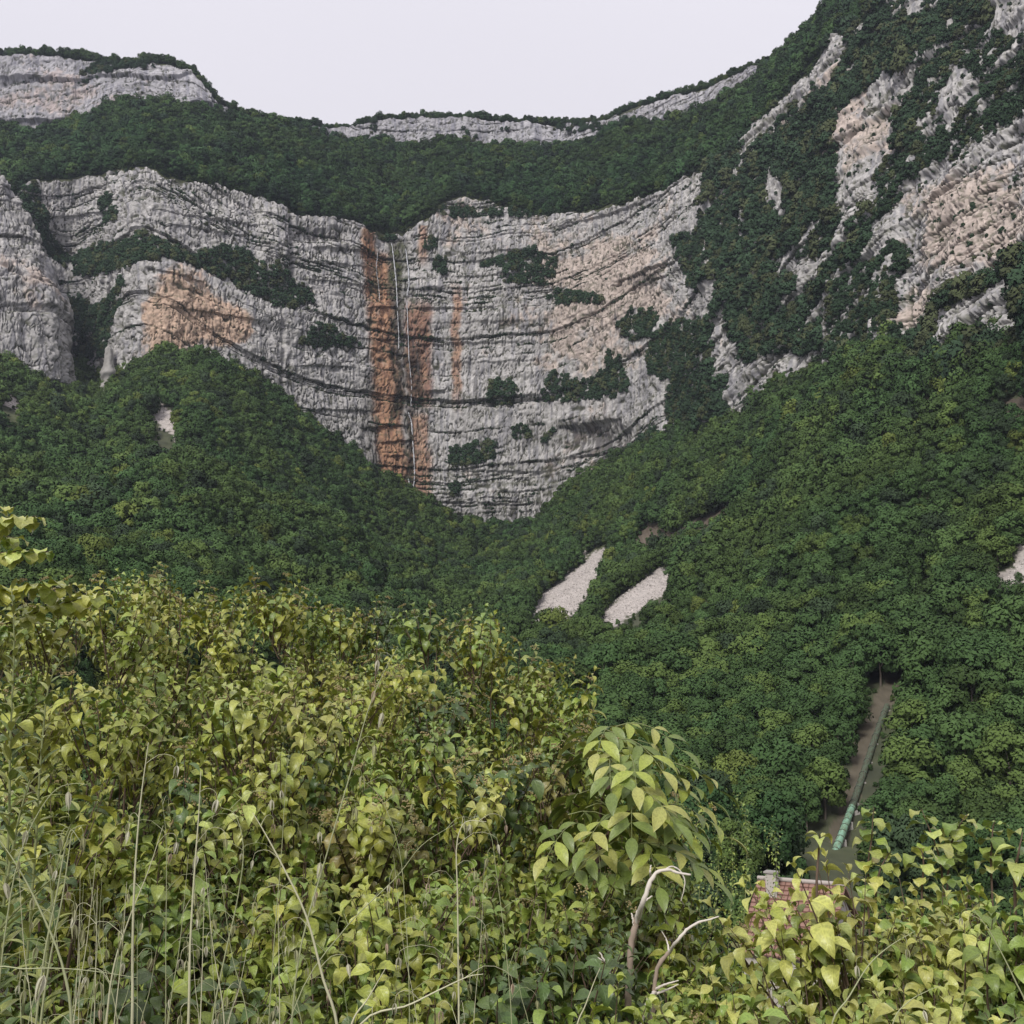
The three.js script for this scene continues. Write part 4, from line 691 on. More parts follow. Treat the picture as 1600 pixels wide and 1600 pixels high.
const merged = (leafGeos, shoot, seed) => { const r = rng(seed); return mergeGeometries(shoot.list.map((m) => leafGeos[Math.floor(r() * leafGeos.length)].clone().applyMatrix4(m))); };
const dog = [1, 2, 3].map((i) => leafGeometry({ wide: 0.56, widest: 0.4, arch: 1.2 + 0.3 * i, fold: 0.22 + 0.06 * i, tip: 1.8, wave: 0.12, seed: i }));
const hazel = [1, 2].map((i) => leafGeometry({ wide: 0.86, widest: 0.52, arch: 0.7 + 0.5 * i, fold: 0.12, tip: 1.1, teeth: 0.05, wave: 0.28, n: 9, seed: 4 + i }));
const walnut = [leafGeometry({ wide: 0.40, widest: 0.5, arch: 0.9, fold: 0.2, tip: 1.3, stalk: 0.03, seed: 8 })];
const lance = [leafGeometry({ wide: 0.2, widest: 0.45, arch: 0.7, fold: 0.3, tip: 1.4, stalk: 0.02, seed: 9 })];
const poplar = [1, 2].map((i) => leafGeometry({ wide: 0.7, widest: 0.34, arch: 0.9, fold: 0.2, tip: 1.9, stalk: 0.28, wave: 0.1, seed: 10 + i }));
const KIND = {
  dogwood: { leaves: dog, shoots: [1, 2, 3, 4].map((i) => shootLeaves(200 + i, { pairs: 6, len: 0.27, leaf: 0.068, droop: 0.7 })), look: VEIN },
  broad: { leaves: dog, shoots: [1, 2, 3].map((i) => shootLeaves(220 + i, { pairs: 5, len: 0.27, leaf: 0.074, droop: 0.55 })), look: VEIN },
  hazel: { leaves: hazel, shoots: [1, 2, 3].map((i) => shootLeaves(240 + i, { pairs: 7, len: 0.32, leaf: 0.085, droop: 0.5, alternate: true, tipSmall: 0.7 })), look: VEIN },
  poplar: { leaves: poplar, shoots: [1, 2].map((i) => shootLeaves(260 + i, { pairs: 12, len: 0.42, leaf: 0.062, droop: 0.9, alternate: true })), look: VEIN },
};
for (const k of Object.values(KIND)) { k.geo = k.shoots.map((s, i) => merged(k.leaves, s, 300 + i)); k.mat = new THREE.MeshPhysicalMaterial(leafLook(k.look)); }
// leaf colours by stand: yellow-green of the hedge, bronzed young growth, fresher green low down
const TINT = {
  yellow: [0.39, 0.42, 0.088], bronze: [0.26, 0.235, 0.075], lime: [0.31, 0.38, 0.075], fresh: [0.25, 0.34, 0.078], dark: [0.10, 0.155, 0.045], pale: [0.47, 0.50, 0.15],
};
const tintOf = (names, r, c = new THREE.Color()) => { const t = TINT[names[Math.floor(r() * names.length)]], k = 0.7 + 0.55 * r(); return c.setRGB(t[0] * k * (0.92 + 0.16 * r()), t[1] * k, t[2] * k); };
const partMats = {}; const partMat = (kind, tint, i) => partMats[kind + tint + i] ??= (() => { const r = rng(500 + i * 7 + tint.length); return new THREE.MeshPhysicalMaterial({ ...leafLook(KIND[kind].look), color: tintOf([tint], r) }); })();
const berryMat = new THREE.MeshStandardMaterial({ color: new THREE.Color(0.24, 0.19, 0.085), roughness: 0.8 });
const cymeGeo = (() => { const r = rng(401), L = []; for (let i = 0; i < 22; i++) { const a = r() * 6.28, q = Math.sqrt(r()) * 0.022; L.push(new THREE.IcosahedronGeometry(0.0028, 0).translate(Math.cos(a) * q, 0.012 + 0.006 * r(), Math.sin(a) * q)); } return mergeGeometries(L.map((g) => { g.deleteAttribute('uv'); return g; })); })();
// turn a leaf so that it grows along dir with its face towards face
function aimLeaf(m, dir, face) { const y = dir.clone().normalize(), x = new THREE.Vector3().crossVectors(y, face).normalize(), z = new THREE.Vector3().crossVectors(x, y); m.quaternion.setFromRotationMatrix(new THREE.Matrix4().makeBasis(x, y, z)); }
// ---- a shrub: stems from the ground, leafy shoots over an uneven dome; the shoots nearest the viewer leaf by leaf
function shrub(o) {
  const r = rng(o.seed), top = at(o.px, o.py, o.d); top.y -= o.kind === 'dogwood' ? 0.02 : 0.17; const baseY = groundY(top.x, o.d), K = KIND[o.kind], R = o.r, Hh = o.h ?? Math.min(top.y - baseY, 1.15 + R * 0.5);
  const g = group('shrub', o.label, 'shrub', o.group), base = V(top.x + (r() - 0.5) * 0.2, baseY, top.z - 0.1); g.position.copy(base);
  const cy = top.y - Hh * 0.52 - baseY, cx = top.x - base.x, cz = top.z - base.z;
  // stems
  const tips = [];
  for (let i = 0; i < o.stems; i++) {
    const a = i / o.stems * 6.28 + r(), q = R * (0.35 + 0.5 * r()), e = V(cx + Math.cos(a) * q, cy + Hh * (0.05 + 0.32 * r()), cz + Math.sin(a) * q), b = V(Math.cos(a) * 0.08, -0.05, Math.sin(a) * 0.08), m1 = b.clone().lerp(e, 0.4).add(V((r() - 0.5) * 0.12, 0.1, (r() - 0.5) * 0.12)), m2 = b.clone().lerp(e, 0.75).add(V((r() - 0.5) * 0.12, 0.08, (r() - 0.5) * 0.12));
    mesh('stem', limb([b, m1, m2, e], [0.016, 0.012, 0.008, 0.003], 6), stemMat, g); tips.push(m2);
  }
  // shoots
  const spots = [], up = V(0, 1, 0), dir = V(0, 0, 0), mx = new THREE.Matrix4(), q = new THREE.Quaternion();
  // the shoots stand in tufts, with gaps between them
  const tufts = []; const nT = Math.round(o.n / 8.5);
  for (let i = 0; i < nT; i++) {
    const inner = i > 2 && r() < 0.24, th = (i * 2.399 + r() * 0.9), cosp = i < 2 ? 0.97 : mix(0.98, -0.5, Math.pow((i + r()) / nT, 1.15)), sinp = Math.sqrt(1 - cosp * cosp); dir.set(Math.cos(th) * sinp, cosp, Math.sin(th) * sinp);
    const lump = 1 + 0.42 * noise(dir.x * 2.2 + o.seed, dir.y * 2.2, dir.z * 2.2) + 0.2 * (r() - 0.5), f = (inner ? 0.4 + 0.35 * r() : 0.86 + 0.14 * r()) * (i < 2 ? 1 : lump);
    tufts.push({ c: V(cx + dir.x * R * f, cy + dir.y * Hh * 0.52 * f - 0.12, cz + dir.z * R * f), d: dir.clone(), inner });
  }
  for (let i = 0; i < o.n; i++) {
    const T = tufts[i % nT], a = r() * 6.283, w = 0.085 * Math.sqrt(r()), p = T.c.clone().add(V(Math.cos(a) * w, (r() - 0.5) * 0.1, Math.sin(a) * w));
    const aim = T.d.clone().multiplyScalar(0.45).add(V(Math.cos(a) * (0.25 + 0.5 * r()), 0.55 + 0.35 * r(), Math.sin(a) * (0.25 + 0.5 * r()))).normalize(); q.setFromUnitVectors(up, aim).multiply(new THREE.Quaternion().setFromAxisAngle(up, r() * 6.283));
    const s = (o.scale ?? 1) * (0.75 + 0.5 * r()); spots.push({ p, q: q.clone(), s, front: (p.z - cz) / R + 0.7 * T.d.y + 0.4 * r() - (T.inner ? 1 : 0), k: Math.floor(r() * K.shoots.length), tint: T.tint ??= o.tints[Math.floor(r() * o.tints.length)] });
  }
  spots.sort((a, b) => b.front - a.front);
  const own = o.own ?? 0, c = new THREE.Color(); let leaves = 0;
  spots.slice(0, own).forEach((t, i) => {
    const sh = K.shoots[t.k]; mx.compose(t.p, t.q, V(t.s, t.s, t.s));
    const tw = mesh('twig', sh.twig, o.green ? greenStem : stemMat, g); mx.decompose(tw.position, tw.quaternion, tw.scale);
    const tint = t.tint;
    for (const lm of sh.list) { const lf = mesh('leaf', K.leaves[leaves++ % K.leaves.length], partMat(o.kind, tint, Math.floor(r() * 4)), tw); lm.decompose(lf.position, lf.quaternion, lf.scale); }
  });
  const rest = spots.slice(own);
  K.shoots.forEach((sh, k) => {
    const mine = rest.filter((t) => t.k === k); if (!mine.length) return;
    const im = new THREE.InstancedMesh(K.geo[k], K.mat, mine.length), tm = new THREE.InstancedMesh(sh.twig, o.green ? greenStem : stemMat, mine.length);
    mine.forEach((t, i) => { mx.compose(t.p, t.q, V(t.s, t.s, t.s)); im.setMatrixAt(i, mx); tm.setMatrixAt(i, mx); im.setColorAt(i, tintOf([r() < 0.75 ? t.tint : o.tints[Math.floor(r() * o.tints.length)]], r, c)); });
    for (const [n, m] of [['foliage', im], ['twigs', tm]]) { m.name = n; m.userData.kind = 'stuff'; m.castShadow = m.receiveShadow = true; g.add(m); }
  });
  if (o.flowers) { const f = spots.filter((t) => t.front > 0.2 && r() < o.flowers); if (f.length > 8) { const fm = new THREE.InstancedMesh(cymeGeo, berryMat, f.length); f.forEach((t, i) => { mx.compose(t.p.clone().add(V(0, 0.27 * t.s, 0).applyQuaternion(t.q)), t.q, V(1.3, 1.3, 1.3)); fm.setMatrixAt(i, mx); }); fm.name = 'flower_heads'; fm.userData.kind = 'stuff'; g.add(fm); } }
  return g;
}
const HEDGE = 'yellow-green shrubs of the hedge on the left', LOW = 'leafy shrubs along the bottom of the picture', RIGHT = 'broad-leaved shrubs at the lower right';
const Y = ['yellow', 'yellow', 'lime', 'fresh', 'pale'], Z = ['yellow', 'bronze', 'lime', 'fresh', 'dark'], G = ['fresh', 'lime', 'lime', 'dark', 'yellow'], P = ['pale', 'lime', 'fresh', 'pale'];
const SHRUBS = [
  // px, py of its top, depth, radius, shoots, leaf by leaf shoots, kind, tints, group, label
  [45, 960, 5.0, 0.75, 150, 8, 'dogwood', Y, HEDGE, 'yellow-green shrub at the left edge behind the tall weed stalk'],
  [180, 945, 6.2, 0.9, 190, 8, 'dogwood', Y, HEDGE, 'bright shrub just right of the large pale leaves at the left'],
  [275, 928, 7.2, 0.8, 170, 6, 'dogwood', Y, HEDGE, 'yellow-green shrub with a thin shoot pointing up from its top'],
  [385, 945, 6.6, 0.95, 190, 6, 'dogwood', Y, HEDGE, 'broad domed shrub at the middle of the left hedge'],
  [490, 950, 7.0, 0.9, 190, 6, 'dogwood', Y, HEDGE, 'rounded shrub left of the gap in the hedge'],
  [565, 975, 7.6, 0.55, 120, 5, 'dogwood', Z, HEDGE, 'small bronze-tinged shrub at the left side of the hedge gap'],
  [700, 985, 6.6, 0.62, 170, 8, 'dogwood', Y, HEDGE, 'upright shrub just right of the gap in the hedge'],
  [765, 1060, 6.8, 0.55, 120, 5, 'dogwood', Y, HEDGE, 'shrub stepping down right of the upright one'],
  [852, 1078, 6.0, 0.5, 130, 8, 'dogwood', Y, HEDGE, 'pointed shrub at the right end of the hedge top'],
  [640, 1090, 5.6, 0.75, 170, 4, 'dogwood', Z, HEDGE, 'bronzed shrub filling the gap of the hedge'],
  [300, 1075, 4.8, 0.8, 190, 8, 'broad', G, HEDGE, 'fresh green shrub in front of the left hedge'],
  [455, 1105, 4.7, 0.8, 190, 6, 'dogwood', Y, HEDGE, 'shrub below the middle of the left hedge'],
  [120, 1110, 4.2, 0.7, 170, 6, 'dogwood', Z, HEDGE, 'bronzed shrub below the large pale leaves'],
  [555, 1175, 4.7, 0.75, 180, 5, 'dogwood', Z, HEDGE, 'bronzed shrub low in the middle of the hedge'],
  [905, 1185, 5.8, 0.55, 130, 5, 'dogwood', Y, HEDGE, 'shrub under the drooping walnut leaves'],
  [790, 1190, 5.0, 0.75, 180, 6, 'dogwood', Z, HEDGE, 'bronze and yellow shrub left of the walnut'],
  [690, 1225, 4.4, 0.6, 150, 5, 'dogwood', Y, HEDGE, 'yellow shrub crossed by dark bare twigs'],
  [30, 1300, 3.5, 0.6, 150, 6, 'dogwood', G, LOW, 'green shrub among the grass at the far left bottom'],
  [190, 1290, 3.6, 0.7, 180, 9, 'broad', G, LOW, 'green shrub behind the two tallest grass stalks'],
  [370, 1310, 3.6, 0.7, 180, 9, 'broad', ['fresh', 'lime', 'fresh', 'yellow'], LOW, 'dense shrub right of the tallest grass stalks'],
  [560, 1320, 3.6, 0.75, 190, 10, 'broad', ['fresh', 'yellow', 'fresh', 'dark'], LOW, 'fresh green shrub at the bottom left of centre'],
  [735, 1345, 3.7, 0.75, 190, 9, 'broad', G, LOW, 'green shrub at the bottom behind the upright centre grass stalk'],
  [860, 1370, 4.4, 0.7, 180, 7, 'dogwood', Z, LOW, 'bronzed small-leaved shrub left of the bleached dead branch'],
  [955, 1420, 4.9, 0.5, 150, 5, 'dogwood', Z, LOW, 'small-leaved shrub right behind the bleached dead branch'],
  [840, 1500, 3.4, 0.6, 150, 5, 'dogwood', G, LOW, 'shrub at the very bottom left of the dead branch'],
  [1030, 1530, 4.6, 0.5, 130, 5, 'dogwood', G, LOW, 'low shrub between the two dead stems'],
  [460, 1480, 3.0, 0.6, 150, 6, 'broad', G, LOW, 'low green shrub at the bottom below the long slanting stalk'],
  [250, 1480, 2.9, 0.6, 150, 6, 'broad', ['fresh', 'dark', 'yellow'], LOW, 'low shrub at the bottom under the hanging oat ears'],
  [640, 1500, 3.1, 0.6, 150, 5, 'broad', G, LOW, 'low shrub at the bottom centre'],
  [1090, 1515, 4.0, 0.45, 130, 8, 'broad', P, RIGHT, 'pale broad-leaved shrub below the left end of the red roof'],
  [1190, 1490, 3.9, 0.42, 130, 8, 'broad', P, RIGHT, 'pale broad-leaved shrub in front of the red roof'],
  [1275, 1362, 3.3, 0.40, 120, 14, 'broad', P, RIGHT, 'tallest of the lower right shrubs, its tip before the green pipe'],
  [1400, 1385, 3.4, 0.5, 140, 9, 'broad', P, RIGHT, 'broad-leaved shrub right of the green pipe'],
  [1500, 1375, 3.3, 0.5, 150, 9, 'broad', P, RIGHT, 'broad-leaved shrub below the round-leaved shoots'],
  [1590, 1330, 3.0, 0.5, 140, 9, 'broad', P, RIGHT, 'broad-leaved shrub cut off by the right edge'],
  [1350, 1480, 2.9, 0.6, 170, 10, 'broad', P, RIGHT, 'low pale shrub at the bottom right of centre'],
  [1500, 1490, 2.8, 0.6, 170, 10, 'broad', P, RIGHT, 'low pale shrub in the bottom right corner'],
  [1195, 1535, 3.2, 0.5, 150, 8, 'broad', P, RIGHT, 'low pale shrub at the bottom below the red roof'],
];
SHRUBS.forEach(([px, py, d, r, n, own, kind, tints, group, label], i) => shrub({ px, py, d, r, n, own, kind, tints, group, label, stems: 5, seed: 700 + i * 13, flowers: group === HEDGE ? 0.35 : 0.06, scale: kind === 'dogwood' ? 1.0 : 1 }));

// ---------------------------------------------------------------- the shoots and branches that stand out
// upright leafy shoots: a bent stem with leaves along its upper part
function uprightShoot(name, label, category, grp, kind, pts, d, { leaves = 16, leaf = 0.08, from = 0.25, tints = P, stem = 0.006, spread = 1, hang = 0.4, seed = 1, mat = stemMat }) {
  const r = rng(seed), g = group(name, label, category, grp), W = pts.map(([px, py]) => at(px, py, d + 0.1 * (r() - 0.5))), b = W[0].clone(); b.y = Math.min(b.y, groundY(b.x, d)); g.position.copy(b);
  const P3 = [V(0, 0, 0), ...W.map((p) => p.clone().sub(b))]; if (P3[1].length() < 0.02) P3.splice(1, 1);
  const cv = new THREE.CatmullRomCurve3(P3), q = cv.getPoints(14); mesh('stem', limb(q, q.map((_, i) => mix(stem, 0.0012, i / 14)), 6), mat, g);
  const total = cv.getLength(), shown = W.slice(1).reduce((s, p, i) => s + p.distanceTo(W[i]), 0), f0 = 1 - shown / total * (1 - from);
  for (let i = 0; i < leaves; i++) {
    const t = f0 + (1 - f0) * (i + 0.5) / leaves, p = cv.getPointAt(clamp(t, 0, 1)), az = i * 2.4 + r() * 0.6, e = new THREE.Euler(-(1.5 + hang * 1.6 * r()), az, (r() - 0.5) * 0.6, 'YXZ'), L = KIND[kind].leaves, s = leaf * (0.75 + 0.45 * r()) * (i > leaves - 3 ? 0.75 : 1);
    const lf = mesh('leaf', L[i % L.length], partMat(kind, tints[Math.floor(r() * tints.length)], Math.floor(r() * 4)), g); lf.position.copy(p); lf.quaternion.setFromEuler(e); lf.scale.set(s * spread, s, s);
  }
  return g;
}
const HZ = 'round-leaved shoots standing up at the right';
uprightShoot('hazel_shoot', 'round-leaved shoot just right of the green pipe, its leaves in tiers', 'shoot', HZ, 'hazel', [[1356, 1360], [1362, 1310], [1364, 1275], [1366, 1262]], 4.6, { leaves: 20, seed: 11, leaf: 0.085, from: -0.3 });
uprightShoot('hazel_shoot', 'leaning round-leaved shoot in the middle of the right group', 'shoot', HZ, 'hazel', [[1474, 1385], [1465, 1330], [1448, 1285], [1440, 1264]], 4.6, { leaves: 20, seed: 12, leaf: 0.085, from: -0.2 });
uprightShoot('hazel_shoot', 'round-leaved shoot bending right in the right group', 'shoot', HZ, 'hazel', [[1482, 1335], [1495, 1300], [1502, 1285], [1512, 1272]], 4.8, { leaves: 14, seed: 13, leaf: 0.085, from: -0.2 });
uprightShoot('hazel_shoot', 'rightmost of the round-leaved shoots', 'shoot', HZ, 'hazel', [[1548, 1350], [1550, 1310], [1552, 1290], [1555, 1282]], 4.8, { leaves: 14, seed: 14, leaf: 0.085, from: -0.2 });
uprightShoot('hazel_shoot', 'low round-leaved shoot before the dark trees at the right', 'shoot', HZ, 'hazel', [[1440, 1400], [1443, 1355], [1440, 1330], [1432, 1322]], 4.4, { leaves: 14, seed: 15, leaf: 0.08, from: -0.2 });
uprightShoot('hazel_shoot', 'yellowed round-leaved shoot with a brown leaf tip', 'shoot', HZ, 'hazel', [[1368, 1400], [1375, 1360], [1385, 1340], [1392, 1330]], 4.3, { leaves: 14, seed: 16, leaf: 0.075, from: -0.2, tints: ['yellow', 'bronze', 'pale'] });
uprightShoot('hazel_shoot', 'shoot tip with one large leaf at the right edge', 'shoot', HZ, 'broad', [[1585, 1380], [1592, 1330], [1598, 1300]], 3.0, { leaves: 6, seed: 17, leaf: 0.1, from: 0.2 });
const LN = 'large pale leafed branches at the far left';
uprightShoot('linden_branch', 'uppermost pale big-leaved branch at the left edge', 'branch', LN, 'hazel', [[-60, 860], [-20, 825], [20, 812], [58, 806]], 4.4, { leaves: 30, seed: 21, leaf: 0.085, from: 0.1, tints: ['pale'], hang: 0.5 });
uprightShoot('linden_branch', 'pale big-leaved branch drooping at the left edge, second from the top', 'branch', LN, 'hazel', [[-60, 900], [-20, 870], [20, 862], [75, 862]], 4.4, { leaves: 32, seed: 22, leaf: 0.085, from: 0.1, tints: ['pale', 'pale', 'fresh'], hang: 0.6 });
uprightShoot('linden_branch', 'pale big-leaved branch just above the hedge at the left', 'branch', LN, 'hazel', [[-60, 960], [-10, 930], [40, 915], [92, 918]], 4.4, { leaves: 34, seed: 23, leaf: 0.088, from: 0.1, tints: ['pale', 'pale', 'yellow'], hang: 0.6 });
uprightShoot('linden_branch', 'pale big-leaved branch reaching farthest right above the hedge', 'branch', LN, 'hazel', [[-20, 1000], [50, 960], [110, 940], [168, 926]], 4.6, { leaves: 38, seed: 24, leaf: 0.085, from: 0.05, tints: ['pale', 'yellow'], hang: 0.5 });
uprightShoot('linden_branch', 'lowest pale big-leaved branch at the left edge', 'branch', LN, 'hazel', [[-60, 1010], [-20, 985], [10, 978], [30, 985]], 4.2, { leaves: 22, seed: 25, leaf: 0.085, from: 0.1, tints: ['pale', 'fresh'], hang: 0.7 });
uprightShoot('linden_branch', 'short pale big-leaved branch between the two upper ones at the left edge', 'branch', LN, 'hazel', [[-60, 880], [-30, 850], [0, 838], [30, 842]], 4.6, { leaves: 18, seed: 26, leaf: 0.08, from: 0.1, tints: ['pale', 'lime'], hang: 0.6 });
uprightShoot('linden_branch', 'topmost leafy tip at the left edge', 'branch', LN, 'hazel', [[-60, 850], [-30, 815], [-8, 798], [12, 792]], 4.5, { leaves: 14, seed: 27, leaf: 0.08, from: 0.1, tints: ['pale'], hang: 0.5 });
const SPR = 'single sprigs above the hedge';
for (const [x, y, l, s] of [[266, 912, 'sprig above the hedge with two pairs of upright leaves', 31], [284, 918, 'small sprig right beside the two-paired one', 32], [683, 995, 'thin sprig on the top of the upright shrub', 33], [770, 1030, 'pale sprig on the right shoulder of the upright shrub', 34], [590, 985, 'sprig above the hedge at the left of the gap', 35]]) uprightShoot('sprig', l, 'sprig', SPR, 'dogwood', [[x - 3, y + 60], [x - 1, y + 30], [x, y]], 6.4, { leaves: 7, seed: s, leaf: 0.055, from: 0.2, tints: ['pale', 'yellow'], hang: 0.2 });
uprightShoot('sprig', 'tall sprig with a spread pair of leaves in front of the green pipe', 'sprig', SPR, 'broad', [[1276, 1385], [1279, 1335], [1281, 1303]], 3.2, { leaves: 4, seed: 37, leaf: 0.07, from: 0.75, tints: ['pale'], hang: 0.1 });
// slim saplings behind the dead branch
const SAP = 'slim saplings behind the bleached dead branch';
[[1064, 1262, 1430, 'sapling with a bushy top just right of the walnut'], [1092, 1248, 1440, 'tallest slim sapling between the walnut and the red roof'], [1120, 1272, 1420, 'thin sapling between the two tall ones'], [1164, 1252, 1440, 'slender sapling standing alone above the red roof'], [1018, 1290, 1440, 'sapling half behind the walnut leaves'], [1142, 1300, 1430, 'short sapling left of the lone slender one'], [1040, 1310, 1460, 'short sapling behind the hooked tip of the dead branch'], [1210, 1300, 1420, 'faint sapling above the top of the red roof']].forEach(([x, y, b, l], i) => {
  const d = 15 + (i % 3) * 1.5, g = uprightShoot('sapling', l, 'sapling', SAP, 'poplar', [[x - 4, b + 60], [x + 3, (y + b) / 2], [x, y]], d, { leaves: 70, leaf: 0.07, from: -0.1, tints: ['fresh', 'lime', 'fresh'], stem: 0.012, hang: 0.8, seed: 60 + i, mat: greenStem });
  const r = rng(900 + i), top = at(x, y, d), low = at(x, b + 60, d), m = new THREE.InstancedMesh(KIND.poplar.geo[0], KIND.poplar.mat, 18), mx = new THREE.Matrix4(), c = new THREE.Color();
  for (let k = 0; k < 18; k++) { const t = r(), p = V(mix(low.x, top.x, t), mix(low.y, top.y, t * 0.93), top.z).sub(g.position), a = r() * 6.28, rad = 0.16 * (1.1 - t) * (1.1 - t); p.x += Math.cos(a) * rad * r(); p.z += Math.sin(a) * rad * r(); const q = new THREE.Quaternion().setFromUnitVectors(V(0, 1, 0), V(Math.cos(a) * 0.5, 1, Math.sin(a) * 0.5).normalize()); mx.compose(p, q, V(0.8, 0.9, 0.8)); m.setMatrixAt(k, mx); m.setColorAt(k, tintOf(['fresh', 'lime', 'fresh', 'dark'], r, c)); }
  m.name = 'foliage'; m.userData.kind = 'stuff'; g.add(m);
});
// the walnut: pinnate leaves on drooping branches
{
  const d = 4.7, g = group('walnut_tree', 'young walnut with large feathered leaves at the right end of the hedge', 'tree'), r = rng(111), root = at(930, 1420, d + 0.2); root.y = groundY(root.x, d); g.position.copy(root);
  const W = (px, py, dd = 0) => at(px, py, d + dd).sub(root);
  const branches = [[[930, 1420], [935, 1300], [945, 1220], [955, 1165], [962, 1135]], [[935, 1330], [960, 1290], [985, 1265], [1000, 1262]], [[938, 1300], [915, 1270], [895, 1255]], [[942, 1240], [965, 1215], [985, 1210]], [[936, 1350], [975, 1330], [1005, 1320]]];
  mesh('trunk', limb([V(0, 0, 0), W(930, 1420), W(935, 1330)], [0.03, 0.016, 0.012], 7), stemMat, g);
  branches.forEach((b) => { const P = new THREE.CatmullRomCurve3(b.map(([x, y]) => W(x, y, (r() - 0.5) * 0.2))).getPoints(8); mesh('branch', limb(P, P.map((_, i) => mix(0.010, 0.003, i / 8)), 6), stemMat, g); });
  const rachisMat = greenStem, mats = ['fresh', 'lime', 'pale', 'fresh'].map((t, i) => new THREE.MeshPhysicalMaterial({ ...leafLook(VEIN_FINE), color: tintOf([t], rng(120 + i)) }));
  const leafAt = [[958, 1160, 0.2, 0.15], [955, 1162, -1.2, 0.05], [957, 1160, 1.0, 0.2], [985, 1208, 1.3, 0.1], [985, 1210, 0.4, 0.3], [1000, 1262, 1.2, 0.1], [1000, 1262, 0.2, 0.2], [975, 1275, 2.2, 0.3], [896, 1255, -1.5, 0.1], [915, 1262, -0.6, 0.3], [950, 1215, -1.0, 0.3], [1004, 1320, 1.5, 0.2], [985, 1322, 0.5, 0.3], [960, 1290, -0.4, 0.3], [940, 1240, -1.4, 0.2], [965, 1235, 0.9, 0.35], [930, 1290, -1.2, 0.3], [970, 1330, 2.4, 0.3], [945, 1325, -0.8, 0.3], [915, 1300, -1.6, 0.2], [955, 1190, 1.7, 0.25], [950, 1180, -1.8, 0.2]];
  for (let k = 0; k < 30; k++) leafAt.push([885 + 130 * r(), 1170 + 165 * r(), (r() - 0.5) * 4.4, 0.02 + 0.35 * r()]);
  leafAt.push([962, 1135, 0.6, 0.1], [960, 1138, -0.9, 0.1], [962, 1140, 2.0, 0.1], [961, 1146, -2.2, 0.1]);
  leafAt.forEach(([px, py, az, near], i) => {
    const s = 0.34 * (0.85 + 0.3 * r()), lf = new THREE.Group(); lf.name = 'compound_leaf'; lf.position.copy(W(px, py, -near)); lf.rotation.set(0.2 * (r() - 0.5), -az + (r() - 0.5) * 0.3, 0, 'YXZ'); g.add(lf);
    const P = Array.from({ length: 6 }, (_, k) => { const t = k / 5; return V(s * t * 0.9, s * (0.35 * t - 0.62 * t * t), 0); });
    mesh('rachis', limb(P, P.map((_, k) => mix(0.0025, 0.001, k / 5)), 5), rachisMat, lf);
    for (let k = 1; k <= 3; k++) for (const sd of [-1, 1]) { const p = P[k + (k > 1 ? 1 : 0)], l = mesh('leaflet', walnut[0], mats[(i + k) % 4], lf), z = 0.085 * (0.9 + 0.35 * r()) * (0.8 + 0.12 * k); l.position.copy(p); aimLeaf(l, V(0.45, -0.35 - 0.5 * r(), sd * 0.8), V(0.5, 1, -sd * 0.1)); l.scale.setScalar(z * 1.15); }
    const e = mesh('leaflet', walnut[0], mats[i % 4], lf); e.position.copy(P[5]); aimLeaf(e, V(0.8, -0.7, 0), V(0.7, 1, 0)); e.scale.setScalar(0.12);
  });
}
